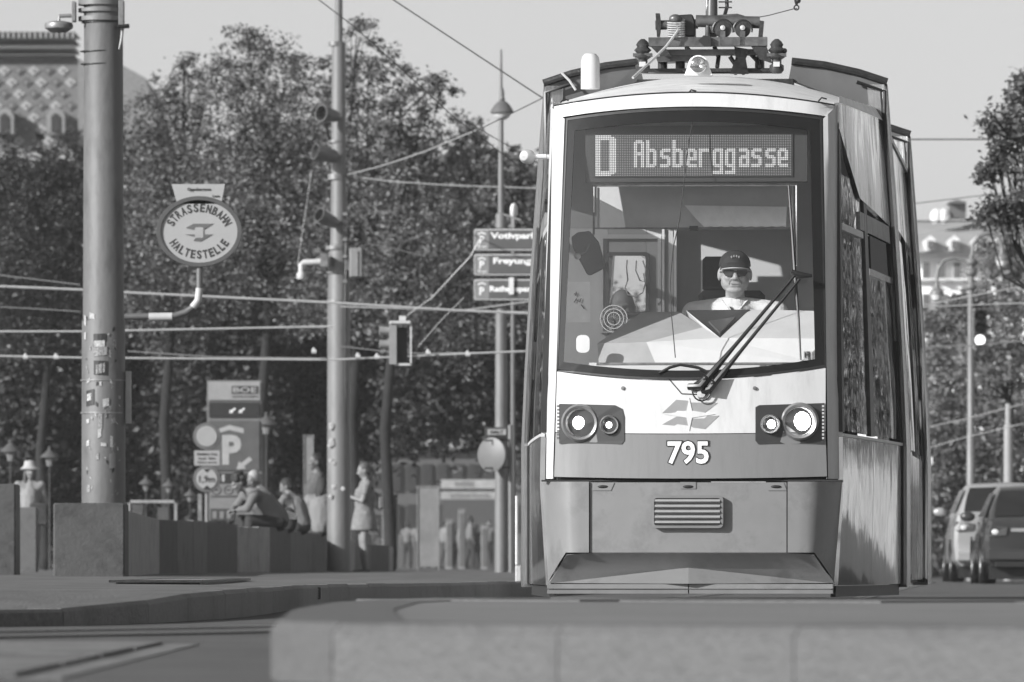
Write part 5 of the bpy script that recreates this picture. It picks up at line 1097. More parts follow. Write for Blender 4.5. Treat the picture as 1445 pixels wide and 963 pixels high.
for dx in (0, -72):
    o = MB().prism([rz_(68+dx, 192)+Vector((0, -1.2, 0)), rz_(94+dx, 192)+Vector((0, -1.2, 0)), rz_(94+dx, 165)+Vector((0, -1.2, 0)), rz_(89+dx, 158)+Vector((0, -1.2, 0)), rz_(81+dx, 154)+Vector((0, -1.2, 0)), rz_(73+dx, 158)+Vector((0, -1.2, 0)), rz_(68+dx, 165)+Vector((0, -1.2, 0))], (0, 1.6, 0)).build('dormer', tbm, t)
    MB().prism([rz_(75+dx, 190)+Vector((0, -1.3, 0)), rz_(87+dx, 190)+Vector((0, -1.3, 0)), rz_(87+dx, 168)+Vector((0, -1.3, 0)), rz_(81+dx, 162)+Vector((0, -1.3, 0)), rz_(75+dx, 168)+Vector((0, -1.3, 0))], (0, .08, 0)).build('pane', mat('far_pane_dark', .03, .3), o)
MB().prism([W(110, 86, D10), W(165, 88, D10), W(205, 110, D10), W(260, 300, D10), W(110, 300, D10)], (0, 10, 0)).build('roof_wing', tbm, t)
# ------------------------------------------------------------------ people
def rotv(v, ax, a): return Matrix.Rotation(a, 3, ax) @ Vector(v)
def add_head(mb, c, yaw=0, tilt=0, s=1.0, heavy=0):
    c = Vector(c); Rm = Matrix.Rotation(yaw, 3, 'Z') @ Matrix.Rotation(tilt, 3, 'X')
    def T(p): return c+Rm@(Vector(p)*s)
    def sph(p, r):
        t = MB().sphere((0, 0, 0), r, 14, 10); mb.add([c+Rm@((v+Vector(p))*s) for v in t.v], t.f)
    sph((0, .012, .025), (.076+heavy*.004, .095, .098)); sph((0, -.022, -.045), (.058+heavy*.012, .066, .062)); sph((0, -.050, -.088), (.030+heavy*.012, .030, .024))
    sph((0, -.084, .024), (.056, .013, .012)); sph((-.036, -.066, -.022), (.024, .022, .024)); sph((.036, -.066, -.022), (.024, .022, .024))
    mb.rod(T((0, -.082, .012)), T((0, -.108, -.022)), .009*s, .015*s, 8); sph((-.011, -.096, -.027), (.010, .011, .009)); sph((.011, -.096, -.027), (.010, .011, .009))
    mb.rod(T((-.022, -.079, -.051)), T((.022, -.079, -.051)), .0055*s, .0055*s, 8); mb.rod(T((-.018, -.079, -.064)), T((.018, -.079, -.064)), .007*s, .007*s, 8)
    for k in (-1, 1): sph((k*(.077+heavy*.004), .012, -.005), (.011, .022, .033))
    return T
def face_marks(par, T, s=1):
    for k in (-1, 1):
        e = T((k*.030, -.083, .004)); MB().sphere(e, (.011*s, .007*s, .006*s), 8, 6).build('eye', mat('eye_dark', .03, .2), par, smooth=True)
def add_hand(mb, w, d, up, side=1, s=1.0, curl=.5):
    """w wrist, d direction to the fingers, up = back of the hand; five separate fingers"""
    w = Vector(w); d = Vector(d).normalized(); up = (Vector(up)-d*Vector(up).dot(d)).normalized(); r = d.cross(up)*side
    pc = w+d*.045*s
    for k in (-1.5, -.5, .5, 1.5): mb.rod(w+r*k*.013*s, w+d*.085*s+r*k*.019*s, .014*s, .0115*s, 8)
    for k, L in ((-1.5, .062), (-.5, .075), (.5, .070), (1.5, .055)):
        a = w+d*.088*s+r*k*.0205*s; d1 = (d-up*curl*.7).normalized(); b = a+d1*L*.5*s; d2 = (d-up*curl*1.8).normalized(); c = b+d2*L*.5*s
        mb.rod(a, b, .0088*s, .008*s, 7); mb.rod(b, c, .008*s, .007*s, 7)
    a = w+d*.02*s-r*.022*s; b = a+(d*.5-r*.8-up*.3).normalized()*.035*s; c = b+(d*.9-r*.2-up*.4).normalized()*.03*s
    mb.rod(a, b, .0115*s, .010*s, 7); mb.rod(b, c, .010*s, .008*s, 7)

# ---- the driver (world frame oriented with the tram)
TM = root_matrix(tram)
hc = TP(1037, 388, 1.02)
drv = thing('person', 'driver in cap, dark glasses and white shirt seated behind the windscreen', 'person', TM@Vector((hc.x, hc.y, hc.z-.78)), -PHI)
H = Vector((0, 0, .785)); hs_ = 1.12
b = MB(); T = add_head(b, H, yaw=.06, s=hs_, heavy=1.6)
b.rod((0, .04, .60), (0, .02, .72), .062, .058); b.sphere((0, -.03, .675), (.052, .045, .035))
b.rod((0, .05, .52), (0, .05, .30), .13, .15); b.rod((0, .05, .1), (0, .05, .3), .15, .16)
arms = []
for k in (-1, 1):
    S, E, Wd = Vector((k*.225, .05, .545)), Vector((k*.30, -.03, .28)), Vector((k*.17, -.27, .22))
    b.rod((0, .05, .56), S, .062, .055); b.rod(S, E, .055, .043); b.rod(E, Wd, .042, .028); add_hand(b, Wd, (-k*.3, -1, -.1), (0, 0, 1), k, 1)
    b.rod((k*.1, .06, .08), (k*.14, -.38, .08), .085, .06); b.rod((k*.14, -.38, .08), (k*.14, -.42, -.32), .058, .04)
body = remesh_part('body', b, .0058, mat('driver_skin', .40, .5, var=.10, scale=35), drv, 1)
face_marks(drv, T)
dk = mat('driver_lip', .17, .6)
MB().tube([T((-.024, -.0865, -.056)), T((-.010, -.091, -.0575)), T((0, -.092, -.0565)), T((.010, -.091, -.0575)), T((.024, -.0865, -.056))], .0022, 6).build('mouth', dk, drv, local=True)
for k in (-1, 1):
    MB().tube([T((k*.020, -.090, -.030)), T((k*.032, -.084, -.045)), T((k*.034, -.080, -.060))], .0016, 5).build('cheek_line', dk, drv, local=True)
    MB().sphere(T((k*.007, -.1045, -.033)), (.004, .003, .003), 8, 6).build('nostril', black, drv, local=True)
    MB().tube([T((k*.086, .0, .012)), T((k*.090, .012, .0)), T((k*.087, .008, -.018))], .003, 5).build('ear_fold', dk, drv, local=True)
sh = MB(); sh.rod((0, .05, .50), (0, .045, .28), .160, .185); sh.rod((0, .05, .12), (0, .05, .28), .18, .185); sh.sphere((0, .045, .545), (.16, .10, .062))
for k in (-1, 1):
    S, E = Vector((k*.250, .045, .550)), Vector((k*.315, -.03, .28)); sh.rod((k*.05, .05, .580), S, .072, .074); sh.rod(S, S.lerp(E, .75), .075, .070)
shirt = remesh_part('shirt', sh, .010, mat('shirt_white', .70, .8, var=.12, scale=9, bump=1.0, bscale=12), drv, 3)
for k in (-1, 1):                                   # collar leaves
    P = [Vector((k*.068, .06, .640)), Vector((k*.078, -.02, .628)), Vector((k*.040, -.085, .580)), Vector((k*.006, -.070, .555)), Vector((k*.030, -.045, .600))]
    MB().prism(P, (0, -.006, -.004)).build('collar', MATS['shirt_white'], shirt, local=True, bevel=.002)
MB().prism([(-.035, -.07, .585), (-.02, -.088, .585), (.045, -.115, .500), (.025, -.115, .495)], (0, -.004, 0)).build('lanyard', black, shirt, local=True)
cp = MB(); rows = []
for j in range(8):
    a = j/7*math.pi/2; rows.append([T((.086*math.cos(a)*math.cos(t), .012+.106*math.cos(a)*math.sin(t), .040+.086*math.sin(a)**.9)) for t in np.linspace(0, 2*math.pi, 25)])
cp.slab(rows, (0, 0, .004)); cap = cp.build('cap', mat('cap_cloth', .03, .85, var=.2, scale=30), drv, local=True, smooth=True)
vz = MB(); rows = []
for j in range(4):
    rows.append([T((.080*math.sin(t)*(1+.02*j), .0-.088*math.cos(t)-.020*j*math.cos(t), .046-.010*j+.010*math.cos(t)*1.0)) for t in np.linspace(-1.25, 1.25, 15)])
vz.slab(rows, (0, 0, .006)); vz.build('visor', MATS['cap_cloth'], cap, local=True, smooth=True)
MB().tube([T((.086*math.sin(t), -.152*math.cos(t), .017+.010*math.cos(t))) for t in np.linspace(-1.0, 1.0, 13)], .0035, 6).build('visor_edge', white_paint, cap, local=True)
for px in (-.020, -.007, .007, .020): MB().sphere(T((px, -.090, .088+.004*(abs(px) < .01))), (.005, .003, .008), 6, 5).build('cap_badge', steel, cap, local=True)
sg = MB()
for k in (-1, 1):
    P = [T((k*.008, -.098, .016)), T((k*.060, -.090, .018)), T((k*.066, -.084, .004)), T((k*.052, -.090, -.016)), T((k*.024, -.098, -.017)), T((k*.010, -.100, -.004))]; sg.prism(P, (0, -.003, 0)); sg.tube([T((k*.062, -.086, .010)), T((k*.082, -.02, .010)), T((k*.082, .02, .004))], .0025, 5)
sg.tube([T((-.012, -.100, .008)), T((.012, -.100, .008))], .0025, 5); sg.build('sunglasses', mat('dark_lens', .035, .15), drv, local=True)
# passenger glimpsed through the cab door window
pc = TP(878, 436, 2.7); ps = thing('person', 'balding passenger glimpsed through the cab door window behind the fan', 'person', TM@Vector((pc.x, pc.y, pc.z-.75)), -PHI)
b = MB(); T = add_head(b, (0, 0, .75), s=1); b.rod((0, .03, .5), (0, .02, .7), .07, .055); b.rod((-.18, .03, .5), (.18, .03, .5), .07, .07); b.rod((0, .03, .1), (0, .03, .48), .15, .16)
for k in (-1, 1):
    b.rod((k*.2, .03, .5), (k*.24, 0, .25), .05, .04); b.rod((k*.24, 0, .25), (k*.12, -.2, .2), .04, .028); add_hand(b, (k*.12, -.2, .2), (-k*.4, -1, 0), (0, 0, 1), k)
    b.rod((k*.09, .03, .08), (k*.12, -.38, .08), .08, .06); b.rod((k*.12, -.38, .08), (k*.12, -.40, -.3), .055, .04)
remesh_part('body', b, .011, skin, ps, 2); face_marks(ps, T)
sh = MB(); sh.rod((0, .03, .1), (0, .03, .47), .17, .17); sh.rod((-.18, .03, .5), (.18, .03, .5), .085, .085)
for k in (-1, 1): sh.rod((k*.2, .03, .5), (k*.235, .0, .3), .068, .06)
remesh_part('shirt', sh, .014, mat('shirt_grey', .25, .8), ps)

# ---- pedestrians
def figure(label, loc, rz, P, skinm, top, bottom, hairm=None, hair='short', hat=None, long_sleeve=True, skirt=False, scale=1.0, voxel=.011, group=None, bag=None, topfat=1.0, name='person'):
    """P: joints in the figure's own frame, facing -y; keys pelvis chest neck head, and per side shoulder elbow hand hip knee ankle"""
    t = thing(name, label, 'person', loc, rz, group); s = scale
    V = {k: Vector(v)*s for k, v in P.items() if not isinstance(v, (int, float))}; yaw, tilt = P.get('yaw', 0), P.get('tilt', 0)
    b = MB(); T = add_head(b, V['head'], yaw, tilt, s)
    b.rod(V['neck'], V['head']+Vector((0, .015, -.05))*s, .055*s, .05*s); b.rod(V['pelvis'], V['chest'], .125*s, .14*s); b.rod(V['chest'], V['neck'], .12*s, .06*s)
    for k in 'LR':
        sg_ = -1 if k == 'L' else 1
        b.rod(V['neck'], V['sh'+k], .055*s, .052*s); b.rod(V['chest'], V['sh'+k], .10*s, .06*s); b.rod(V['sh'+k], V['el'+k], .047*s, .038*s); b.rod(V['el'+k], V['ha'+k], .037*s, .026*s)
        d = V['ha'+k]-V['el'+k]; add_hand(b, V['ha'+k], d, P.get('up'+k, (0, 0, 1)), sg_, s)
        b.rod(V['pelvis'], V['hi'+k], .11*s, .085*s); b.rod(V['hi'+k], V['kn'+k], .082*s, .056*s); b.rod(V['kn'+k], V['kn'+k].lerp(V['an'+k], .35), .052*s, .052*s); b.rod(V['kn'+k].lerp(V['an'+k], .35), V['an'+k], .052*s, .034*s)
        f = Vector(P.get('foot', (0, -1, 0))); b.rod(V['an'+k]+Vector((0, .02, -.05))*s, V['an'+k]+(f*.15+Vector((0, 0, -.055)))*s, .034*s, .026*s)
    remesh_part('body', b, voxel, skinm, t, 2); face_marks(t, T, s)
    if top:
        m = MB(); q = topfat; m.rod(V['pelvis'].lerp(V['chest'], .1), V['chest'], .150*s*q, .160*s*q); m.rod(V['chest'], V['chest'].lerp(V['neck'], .75), .145*s, .085*s)
        for k in 'LR':
            m.rod(V['chest'].lerp(V['neck'], .7), V['sh'+k], .075*s, .066*s); m.rod(V['chest'], V['sh'+k], .115*s, .075*s); m.rod(V['sh'+k], V['el'+k] if long_sleeve else V['sh'+k].lerp(V['el'+k], .55), .064*s, .058*s)
            if long_sleeve: m.rod(V['el'+k], V['el'+k].lerp(V['ha'+k], .86), .055*s, .042*s)
        remesh_part('top', m, voxel*1.3, top, t, 4)
    if bottom:
        m = MB(); m.rod(V['pelvis'], V['pelvis'].lerp(V['chest'], .3), .145*s, .135*s)
        if skirt:
            a = V['pelvis']; c = (V['knL']+V['knR'])/2; m.lathe([(.14*s, .25*s), (.15*s, .05*s), (.19*s, -.12*s), (.215*s, -.28*s), (.19*s, -.29*s)], a, (0, 0, 1), 20)
        else:
            for k in 'LR':
                m.rod(V['pelvis'], V['hi'+k], .125*s, .10*s); m.rod(V['hi'+k], V['kn'+k], .098*s, .075*s); m.rod(V['kn'+k], V['kn'+k].lerp(V['an'+k], .92), .072*s, .056*s)
        remesh_part('skirt' if skirt else 'trousers', m, voxel*1.3, bottom, t, 3)
    for k in 'LR':
        f = Vector(P.get('foot', (0, -1, 0))); m = MB(); m.rod(V['an'+k]+Vector((0, .025, -.055))*s, V['an'+k]+(f*.16+Vector((0, 0, -.062)))*s, .040*s, .032*s)
        remesh_part('shoe', m, .014, black, t, 2)
    hm = hairm or hair_dark; h = MB()
    def hs2(p, r):
        q = MB().sphere((0, 0, 0), r, 12, 8); c = V['head']; Rm = Matrix.Rotation(yaw, 3, 'Z') @ Matrix.Rotation(tilt, 3, 'X'); h.add([c+Rm@((v+Vector(p))*s) for v in q.v], q.f)
    hs2((0, .028, .040), (.086, .098, .098)); hs2((0, .06, -.01), (.078, .060, .07))
    if hair == 'curly':
        for _ in range(26):
            a, e = random.uniform(0, 6.28), random.uniform(.1, 1.4); hs2((.085*math.cos(a)*math.cos(e), .03+.095*math.sin(a)*math.cos(e), .045+.09*math.sin(e)), (.028, .028, .028))
    if hair == 'long': hs2((0, .085, -.06), (.075, .035, .14)); hs2((0, .095, -.17), (.05, .028, .10))
    if hair == 'ponytail': hs2((0, .12, -.01), (.03, .04, .035)); hs2((0, .145, -.10), (.024, .028, .10))
    if hair == 'sides':
        for k in (-1, 1): hs2((k*.075, .02, -.10), (.028, .045, .17))
    remesh_part('hair', h, .010, hm, t, 1)
    if hat:
        c = V['head']+Vector((0, .02, .09))*s; MB().lathe([(.155*s, -.045*s), (.105*s, -.005*s), (.092*s, .02*s), (.080*s, .085*s), (0, .095*s)], c, (0, 0, 1), 22).build('bucket_hat', hat, t, local=True, smooth=True)
    return t, V
SEAT = .0
def seated(lean=0.0, hunch=0.0, head=(0, 0), arms='knees'):
    P = dict(tilt=.35+.3*lean, pelvis=(0, .02, .12), chest=(0, -.02-lean*.6, .42-lean*.12), neck=(0, -.06-lean, .60-lean*.22), head=(0, -.11-lean*1.25, .745-lean*.4),
             shL=(-.19, -.05-lean*.95, .55-lean*.22), shR=(.19, -.05-lean*.95, .55-lean*.22), hiL=(-.09, .0, .10), hiR=(.09, .0, .10), knL=(-.12, -.42, .12), knR=(.12, -.42, .12), anL=(-.11, -.44, -.30), anR=(.11, -.44, -.30))
    if arms == 'knees': P.update(elL=(-.24, -.26-lean*.7, .33-lean*.15), elR=(.24, -.26-lean*.7, .33-lean*.15), haL=(-.11, -.45-lean*.4, .26), haR=(.11, -.45-lean*.4, .26))
    else: P.update(elL=(-.25, -.0, .30), elR=(.25, .0, .30), haL=(-.20, -.10, .10), haR=(.20, -.10, .10))
    return P
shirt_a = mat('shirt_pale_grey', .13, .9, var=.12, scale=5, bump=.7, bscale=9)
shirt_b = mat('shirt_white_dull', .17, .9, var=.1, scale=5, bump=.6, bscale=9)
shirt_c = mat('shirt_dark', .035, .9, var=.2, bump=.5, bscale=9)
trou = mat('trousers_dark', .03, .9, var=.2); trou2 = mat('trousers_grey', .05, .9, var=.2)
# three on the wall, seen from behind / the side, and a tall man beyond
def wall_at(px, back=.2):
    for a, b_ in zip(seg, seg[1:]):
        if a[0] <= px <= b_[0]: u = (px-a[0])/(b_[0]-a[0]); dw = lerp(a[2], b_[2], u); return Vector((X(px, dw), dw+back, Z(a[1], (a[2]+b_[2])/2)-.02))
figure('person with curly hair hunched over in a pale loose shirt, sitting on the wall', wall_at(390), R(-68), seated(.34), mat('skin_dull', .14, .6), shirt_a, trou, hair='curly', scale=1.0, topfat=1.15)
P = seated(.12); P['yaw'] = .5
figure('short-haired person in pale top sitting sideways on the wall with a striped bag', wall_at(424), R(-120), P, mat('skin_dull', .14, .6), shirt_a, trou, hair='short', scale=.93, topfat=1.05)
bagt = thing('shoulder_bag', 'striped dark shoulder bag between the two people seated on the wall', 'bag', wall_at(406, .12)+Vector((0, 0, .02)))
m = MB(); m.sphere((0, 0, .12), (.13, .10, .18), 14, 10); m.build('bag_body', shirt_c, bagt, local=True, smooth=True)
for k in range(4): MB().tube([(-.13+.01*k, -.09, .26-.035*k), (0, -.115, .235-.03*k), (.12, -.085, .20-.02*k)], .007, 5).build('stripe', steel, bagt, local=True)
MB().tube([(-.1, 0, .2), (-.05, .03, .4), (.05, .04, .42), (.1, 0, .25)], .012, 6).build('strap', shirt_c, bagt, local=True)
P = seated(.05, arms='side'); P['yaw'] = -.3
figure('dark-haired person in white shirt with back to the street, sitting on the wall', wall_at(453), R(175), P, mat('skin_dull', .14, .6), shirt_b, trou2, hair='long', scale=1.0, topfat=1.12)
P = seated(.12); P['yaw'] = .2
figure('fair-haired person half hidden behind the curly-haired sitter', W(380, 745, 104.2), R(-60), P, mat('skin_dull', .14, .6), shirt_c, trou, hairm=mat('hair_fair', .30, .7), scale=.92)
def standing(look=0, arms='down', step=.0):
    P = dict(pelvis=(0, 0, .95), chest=(0, .0, 1.22), neck=(0, .02, 1.43), head=(0, -.01, 1.59), shL=(-.18, .02, 1.38), shR=(.18, .02, 1.38), hiL=(-.09, 0, .92), hiR=(.09, 0, .92),
             knL=(-.10, -.02-step*.5, .50), knR=(.10, -.02+step*.4, .50), anL=(-.10, .02-step, .085), anR=(.10, .02+step, .085+step*.1), yaw=look)
    if arms == 'down': P.update(elL=(-.24, .03, 1.10), elR=(.24, .03, 1.10), haL=(-.23, -.05, .86), haR=(.23, -.05, .86))
    if arms == 'phone': P.update(elL=(-.21, -.06, 1.12), elR=(.21, -.06, 1.12), haL=(-.05, -.28, 1.20), haR=(.06, -.28, 1.20), tilt=.25)
    if arms == 'drink': P.update(elL=(-.23, -.10, 1.15), elR=(.24, .03, 1.12), haL=(-.08, -.20, 1.42), haR=(.22, -.05, .88))
    return P
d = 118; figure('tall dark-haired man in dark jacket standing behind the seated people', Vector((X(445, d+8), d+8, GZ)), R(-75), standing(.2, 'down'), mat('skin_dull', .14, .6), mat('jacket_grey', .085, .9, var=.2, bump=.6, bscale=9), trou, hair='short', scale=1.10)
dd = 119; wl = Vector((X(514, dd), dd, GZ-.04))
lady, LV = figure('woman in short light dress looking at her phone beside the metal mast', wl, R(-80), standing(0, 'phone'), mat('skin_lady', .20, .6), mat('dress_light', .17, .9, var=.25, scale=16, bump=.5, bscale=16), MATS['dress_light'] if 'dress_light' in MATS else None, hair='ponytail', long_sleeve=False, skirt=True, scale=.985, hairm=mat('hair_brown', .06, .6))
ph = thing('phone', 'mobile phone held up by the woman in the light dress', 'phone', wl+Matrix.Rotation(R(-80), 3, 'Z')@Vector((0, -.37, 1.18)), R(-80))
MB().box((-.037, -.004, 0), (.037, .004, .145)).build('phone_body', black, ph, local=True, bevel=.002); MB().box((-.033, .0042, .006), (.033, .005, .139)).build('phone_screen', mat('screen', .3, .2), ph, local=True)
hb = thing('shoulder_bag', 'small bag hanging at the back of the woman in the light dress', 'bag', wl+Matrix.Rotation(R(-80), 3, 'Z')@Vector((.05, .20, .98)), R(-80))
MB().box((-.11, 0, 0), (.11, .09, .2)).build('bag_body', mat('bag_grey', .12, .7), hb, local=True, bevel=.02)
MB().tube([(-.1, .02, .18), (-.06, -.14, .44), (.0, -.22, .46), (.1, -.1, .3), (.1, .04, .18)], .008, 6).build('strap', black, hb, local=True)
# girl with bucket hat at the far left
gd = 122; figure('girl with long hair and white bucket hat carrying a tote bag', Vector((X(42, gd), gd, GZ-.03)), R(8), standing(.2, 'down', .08), mat('skin_lady', .20, .6), mat('top_cream', .22, .9, var=.12), mat('jeans_pale', .14, .9), hair='sides', hat=mat('hat_white', .36, .8), scale=.99, hairm=mat('hair_brown', .06, .6))
tt = thing('tote_bag', 'dark patterned tote bag carried by the girl in the bucket hat', 'bag', Vector((X(55, gd), gd-.15, .90)), .1)
MB().box((-.14, -.05, 0), (.14, .05, .34)).build('bag_body', mat('tote_dark', .04, .9, var=.8, scale=14), tt, local=True, bevel=.02); MB().tube([(-.1, 0, .33), (-.06, 0, .55), (.0, 0, .56), (.1, 0, .33)], .01, 6).build('strap', black, tt, local=True)
# far walkers, right of the advertising panel and right of the tram
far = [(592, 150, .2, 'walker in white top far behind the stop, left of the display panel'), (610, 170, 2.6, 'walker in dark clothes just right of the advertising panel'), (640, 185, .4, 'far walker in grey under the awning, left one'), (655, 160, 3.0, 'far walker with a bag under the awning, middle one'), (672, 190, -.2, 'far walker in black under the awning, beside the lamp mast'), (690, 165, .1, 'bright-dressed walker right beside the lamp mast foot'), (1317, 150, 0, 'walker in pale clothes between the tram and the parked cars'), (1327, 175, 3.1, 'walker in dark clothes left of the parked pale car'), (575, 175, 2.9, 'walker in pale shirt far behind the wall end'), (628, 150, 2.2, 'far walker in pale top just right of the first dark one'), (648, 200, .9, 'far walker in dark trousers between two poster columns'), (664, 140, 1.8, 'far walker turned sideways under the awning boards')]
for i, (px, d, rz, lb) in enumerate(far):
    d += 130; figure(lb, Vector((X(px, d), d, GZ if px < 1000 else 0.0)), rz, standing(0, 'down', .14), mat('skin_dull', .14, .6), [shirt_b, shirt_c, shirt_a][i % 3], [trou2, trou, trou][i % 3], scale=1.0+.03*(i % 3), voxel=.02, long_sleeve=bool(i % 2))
# ------------------------------------------------------------------ trees
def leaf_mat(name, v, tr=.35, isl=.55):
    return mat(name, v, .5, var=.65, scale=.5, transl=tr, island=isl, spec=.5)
def tree(label, d, blobs, trunk, m, leaf=.082, dens=1.0, name='broadleaf_tree', group='trees', limbs=True, depth=1.0, base=GZ, hole=.0):
    """blobs: (px, py, radius px) of crown masses; leaves are small folded faces in clumps"""
    tx = X(trunk, d); t = thing(name, label, 'tree', (tx, d, base), 0, group); V = []; q = d/F
    cents = []
    for (px, py, r_) in blobs:
        R_ = r_*q; c = np.array(W(px, py, d))+np.array([0, rng.normal()*.5*depth*R_, 0]); cents.append((c, R_))
        R_ *= 1.12; n_cl = max(6, int(43*dens*(R_/1.0)**2*(.55/ max(.30, leaf*4.5))))
        u = rng.normal(size=(n_cl, 3)); u /= np.linalg.norm(u, axis=1)[:, None]; rad = R_*(rng.random(n_cl)**.40)
        cc = c+u*rad[:, None]*np.array([1, depth, .95]); cs = rng.uniform(.16, .34, n_cl)*(.6+leaf*4)*min(1.3, max(.55, R_))
        for k in range(n_cl):
            nl = int(rng.integers(26, 44)); o = rng.normal(size=(nl, 3))*cs[k]*.66*np.array([1.1, 1, .75])
            V.append(cc[k]+o)
    P = np.vstack(V)-np.array([tx, d, base]); n = len(P)
    a = rng.normal(size=(n, 3)); a[:, 2] *= .6; a /= np.linalg.norm(a, axis=1)[:, None]
    b = np.cross(a, rng.normal(size=(n, 3))); b /= np.linalg.norm(b, axis=1)[:, None]
    s = leaf*rng.uniform(.6, 1.25, n)[:, None]; L, Wd = a*s*.62, b*s*.30
    nn = np.cross(a, b)*s*.10
    vs = np.stack([P-L, P+Wd+nn, P+L, P-Wd+nn], 1).reshape(-1, 3)
    me = bpy.data.meshes.new('crown'); me.vertices.add(4*n); me.vertices.foreach_set('co', vs.astype(np.float32).ravel())
    me.loops.add(4*n); me.loops.foreach_set('vertex_index', np.arange(4*n, dtype=np.int32)); me.polygons.add(n); me.polygons.foreach_set('loop_start', np.arange(0, 4*n, 4, dtype=np.int32)); me.polygons.foreach_set('loop_total', np.full(n, 4, np.int32))
    me.update(calc_edges=True); me.materials.append(m); o = bpy.data.objects.new('crown', me); col.objects.link(o); o.parent = t; o['kind'] = 'stuff'
    lo = min(c[2]-R_ for c, R_ in cents); rt = .04+.007*max(c[2] for c, _ in cents)*1.2
    top = max(c[2] for c, R_ in cents); tb_ = MB(); h0 = max(base+1.2, min(lo+1.0, top*.5)); spine = [Vector((tx, d, base)), Vector((tx+.06, d, base+.3)), Vector((tx-.05, d, h0*.6)), Vector((tx+.1, d+.1, h0)), Vector((lerp(tx, sum(c[0] for c, _ in cents)/len(cents), .6), d, lerp(h0, top, .2)))]
    tb_.tube(spine, [rt*1.3, rt, rt*.85, rt*.7, rt*.2], 10); tb_.build('trunk', bark, t, smooth=True)
    if limbs:
        for c, R_ in cents:
            c = Vector(c); s0 = spine[3].lerp(spine[4], random.uniform(0, .8)); mid = s0.lerp(c, .5)+Vector((random.uniform(-.2, .2), random.uniform(-.2, .2), -.25)); mb = MB(); r0 = rt*.26
            mb.tube([s0, mid, c], [r0, r0*.6, r0*.2], 7)
            for _ in range(5):
                e = c+Vector((random.uniform(-1, 1), random.uniform(-1, 1), random.uniform(-.6, .6)))*R_*.7; mb.tube([mid.lerp(c, random.uniform(.3, 1)), c.lerp(e, .5)+Vector((0, 0, .1*R_)), e], [r0*.35, r0*.22, .008], 5)
            mb.build('limb', bark, t, smooth=True)
    return t
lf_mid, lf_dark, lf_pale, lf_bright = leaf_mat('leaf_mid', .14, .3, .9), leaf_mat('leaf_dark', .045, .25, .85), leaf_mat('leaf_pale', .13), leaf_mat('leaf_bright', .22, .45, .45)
G = 'park trees left of the tram'
tree('tallest park tree, pointed crown top between the left mast and the signal mast', 150, [(350, 48, 26), (372, 70, 34), (330, 90, 42), (390, 115, 52), (345, 150, 62), (410, 170, 52), (372, 215, 64), (320, 235, 58), (425, 245, 50), (365, 300, 70), (430, 320, 60), (305, 310, 55), (380, 380, 70), (310, 390, 55)], 372, lf_mid, group=G)
tree('park tree with thin upper twigs just right of the left mast', 156, [(262, 85, 13), (272, 106, 20), (290, 130, 28), (250, 128, 18), (268, 160, 30), (225, 150, 40), (205, 180, 46), (255, 205, 52), (210, 240, 56), (270, 275, 60), (205, 305, 60), (250, 350, 66), (200, 390, 60), (280, 400, 62), (240, 450, 62)], 235, lf_mid, group=G)
tree('park tree whose round crown top rises behind the signal mast', 146, [(505, 52, 26), (520, 88, 34), (478, 100, 36), (505, 130, 44), (455, 140, 40), (520, 180, 46), (470, 200, 52), (530, 240, 50), (490, 270, 60), (535, 310, 56), (470, 340, 60), (520, 390, 62), (460, 420, 60)], 500, lf_mid, group=G)
tree('sparse park tree with a spiky top right of the signal mast', 140, [(625, 118, 20), (600, 130, 24), (570, 118, 26), (555, 150, 34), (590, 165, 30), (560, 200, 40), (605, 205, 24), (575, 245, 44), (620, 262, 26), (560, 300, 50), (610, 320, 46), (590, 370, 58), (560, 430, 58)], 547, lf_mid, group=G, leaf=.09)
tree('park tree low behind the parking guide signs', 152, [(650, 195, 30), (690, 225, 30), (672, 185, 20), (648, 250, 40), (700, 262, 36), (735, 250, 34), (660, 300, 48), (720, 310, 50), (680, 360, 56), (640, 400, 56), (735, 380, 52), (700, 430, 58), (650, 470, 60), (760, 300, 60)], 712, lf_mid, group=G, leaf=.09)
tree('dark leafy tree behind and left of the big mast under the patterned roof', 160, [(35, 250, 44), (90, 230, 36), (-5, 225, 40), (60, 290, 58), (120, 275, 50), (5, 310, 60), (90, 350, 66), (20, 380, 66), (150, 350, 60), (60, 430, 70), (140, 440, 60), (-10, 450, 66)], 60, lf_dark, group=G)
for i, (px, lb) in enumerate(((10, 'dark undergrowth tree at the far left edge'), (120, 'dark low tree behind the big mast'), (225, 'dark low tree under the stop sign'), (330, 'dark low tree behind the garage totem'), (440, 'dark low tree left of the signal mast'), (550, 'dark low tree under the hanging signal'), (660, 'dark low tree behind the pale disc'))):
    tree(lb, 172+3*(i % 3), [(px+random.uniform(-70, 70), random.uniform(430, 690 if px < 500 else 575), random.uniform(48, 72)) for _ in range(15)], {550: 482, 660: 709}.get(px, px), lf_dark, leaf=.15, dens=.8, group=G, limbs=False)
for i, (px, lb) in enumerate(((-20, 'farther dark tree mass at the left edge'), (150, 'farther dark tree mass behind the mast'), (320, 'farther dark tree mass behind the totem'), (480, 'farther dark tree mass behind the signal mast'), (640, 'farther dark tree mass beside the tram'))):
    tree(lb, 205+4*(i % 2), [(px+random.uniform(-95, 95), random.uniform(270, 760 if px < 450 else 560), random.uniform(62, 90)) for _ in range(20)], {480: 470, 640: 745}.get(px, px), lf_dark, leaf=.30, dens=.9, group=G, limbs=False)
for px, x0, lb in ((395, 380, 'slim dark trunk right of the garage totem'), (560, 548, 'dark trunk behind the woman in the dress'), (100, 90, 'dark trunk left of the big mast')):
    pass
G2 = 'street trees right of the tram'
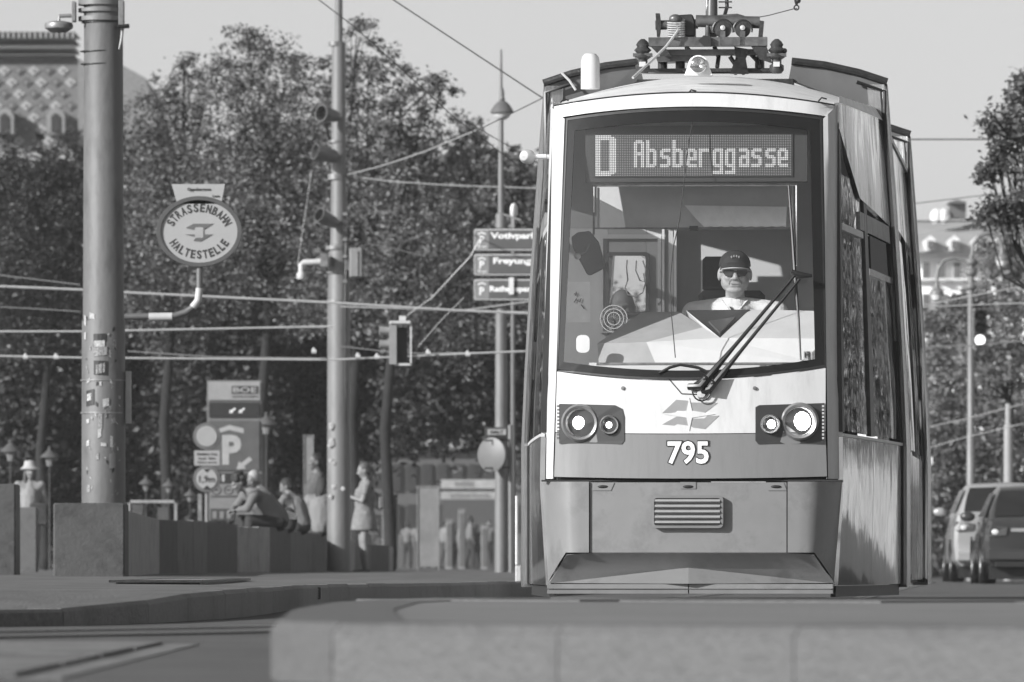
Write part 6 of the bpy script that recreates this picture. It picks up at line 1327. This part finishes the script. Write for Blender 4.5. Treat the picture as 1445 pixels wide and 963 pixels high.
tree('street tree leaning in from the right with feathery branches against the sky', 100, [(1442, 112, 12), (1448, 140, 22), (1420, 168, 16), (1440, 178, 26), (1398, 174, 9), (1412, 190, 16), (1432, 208, 24), (1408, 222, 13), (1398, 246, 9), (1425, 240, 20), (1445, 246, 26), (1440, 282, 22), (1405, 296, 12), (1425, 300, 18), (1460, 200, 50), (1480, 150, 45), (1470, 290, 50), (1392, 305, 7)], 1500, leaf_mat('leaf_street', .13), group=G2, leaf=.08, dens=.34, base=0)
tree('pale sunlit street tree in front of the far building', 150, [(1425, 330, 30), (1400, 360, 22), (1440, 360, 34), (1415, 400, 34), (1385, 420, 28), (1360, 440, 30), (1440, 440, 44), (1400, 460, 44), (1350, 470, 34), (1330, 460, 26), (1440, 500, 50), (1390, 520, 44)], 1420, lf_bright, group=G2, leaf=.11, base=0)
tree('mid-grey street tree mass beside the tram above the cars', 165, [(1320, 470, 34), (1345, 500, 44), (1315, 530, 44), (1370, 540, 50), (1330, 590, 54), (1400, 590, 56), (1440, 560, 56), (1310, 640, 50), (1370, 640, 56), (1430, 650, 60), (1340, 690, 50), (1400, 700, 50)], 1350, leaf_mat('leaf_grey', .20, .4, .5), group=G2, leaf=.12, base=0)
tree('dark lower tree behind the cars', 190, [(1310, 690, 44), (1340, 740, 46), (1385, 730, 56), (1440, 740, 60), (1320, 770, 44), (1420, 690, 50), (1380, 670, 50)], 1380, leaf_mat('leaf_low', .11), group=G2, leaf=.2, base=0, limbs=False)
# a hedge band far off closes the horizon between the trunks
hd = MB()
V = []
hx = rng.uniform(-40, 40, 26000); hx = np.where((hx > -5.2) & (hx < .6), hx+46, hx); hz = rng.uniform(0, 3.2, 26000)+.5*np.sin(hx*.7); hy = 245+rng.uniform(-1.5, 1.5, 26000)
P = np.stack([hx, hy, hz], 1); n = len(P); a = rng.normal(size=(n, 3)); a /= np.linalg.norm(a, axis=1)[:, None]; b = np.cross(a, rng.normal(size=(n, 3))); b /= np.linalg.norm(b, axis=1)[:, None]
vs = np.stack([P-a*.2, P+b*.12, P+a*.2, P-b*.12], 1).reshape(-1, 3); me = bpy.data.meshes.new('hedge'); me.from_pydata(vs.tolist(), [], np.arange(4*n).reshape(-1, 4).tolist()); me.materials.append(lf_dark)
o = bpy.data.objects.new('hedge', me); col.objects.link(o); tag(o, 'long dark clipped hedge far behind the square', 'hedge', kind='stuff')

# the other side of the street, outside the picture but mirrored in the glossy tram side
src = tree('leafy street tree beyond the right picture edge, mirrored in the tram side', 110, [(CX+2000+random.uniform(-170, 170), random.uniform(120, 560), random.uniform(70, 120)) for _ in range(22)], CX+2000, lf_mid, leaf=.22, dens=.5, group='street trees beyond the right picture edge', base=0)
def copy_tree(o, loc, rz):
    c = o.copy(); col.objects.link(c); c.location = loc; c.rotation_euler = (0, 0, rz)
    for ch in o.children:
        k = ch.copy(); col.objects.link(k); k.parent = c
    return c
for i, (x, y) in enumerate(((2.5, 205), (4.5, 222), (15, 78), (17, 92), (22, 128), (23, 146), (27, 166), (30, 190))): 
    c_ = copy_tree(src, (x, y, 0), 1.1*i)
    if i < 2: c_['label'] = ['dense park tree hidden right behind the tram, nearer one', 'dense park tree hidden right behind the tram, farther one'][i]; c_['group'] = G
t = thing('street_building', 'long grey apartment building beyond the right picture edge, mirrored in the tram', 'building', (33, 150, 0)); fg_ = mat('facade_grey', .40, .8, var=.1)
MB().box((34, 60, 0), (46, 260, 21)).build('wall', fg_, t)
for j in range(6):
    MB().box((33.7, 60, 3.2+j*3.2), (34, 260, 3.45+j*3.2)).build('string_course', ff, t)
    for i in range(40): MB().box((33.85, 62+i*5, 4.0+j*3.2), (34.02, 64+i*5, 6.0+j*3.2)).build('window', mat('far_pane_dark', .03, .3), t)

t = thing('market_hall', 'long low grey building closing the square far behind the kiosk', 'building', W(650, 806, 380)); mh = mat('hall_wall', .08, .8, var=.15, scale=.5)
MB().box(W(500, 640, 380), W(860, 808, 392)).build('wall', mh, t); MB().box(W(495, 632, 379.4), W(865, 641, 392.6)).build('roof', mid_metal, t)
for i in range(16):
    for y0 in (655, 712): MB().box(W(508+i*22, y0, 379.8), W(521+i*22, y0+38, 380.1)).build('window', mat('far_pane_dark', .03, .3), t)
for k, (px, y0, y1, d, m, lb) in enumerate(((556, 700, 808, 210, 'signal_grey', 'grey utility cabinet in the middle distance behind the wall end'), (634, 735, 808, 240, 'signal_grey', 'grey litter bin column left under the far awning'), (652, 720, 808, 260, 'signal_grey', 'tall grey poster column under the far awning'), (684, 742, 808, 235, 'signal_grey', 'grey cabinet under the far awning beside the lamp mast'))):
    t = thing('street_cabinet', lb, 'cabinet', W(px, 808, d)); MB().box(W(px-5, y0, d), W(px+5, 808, d+.3)).build('cabinet_body', MATS[m], t, bevel=.02); MB().box(W(px-6, y0-2, d-.03), W(px+6, y0, d+.33)).build('cabinet_top', mid_metal, t)
    MB().box(W(px-4, y0+4, d-.01), W(px+3.5, 800, d)).build('cabinet_door', concrete[1], t)
# ------------------------------------------------------------------ the air: one closed box of thin even haze
hm_ = bpy.data.materials.new('haze'); hm_.use_nodes = True; hn = hm_.node_tree.nodes; hn.remove(hn['Principled BSDF'])
pv_ = hn.new('ShaderNodeVolumePrincipled'); pv_.inputs['Color'].default_value = (.95, .95, .95, 1); pv_.inputs['Density'].default_value = .00032; pv_.inputs['Anisotropy'].default_value = .2
hm_.node_tree.links.new(pv_.outputs[0], hn['Material Output'].inputs['Volume'])
hb_ = MB().box((-1000, -60, -1), (1000, 1700, 40)).build('haze', hm_); tag(hb_, kind='stuff')
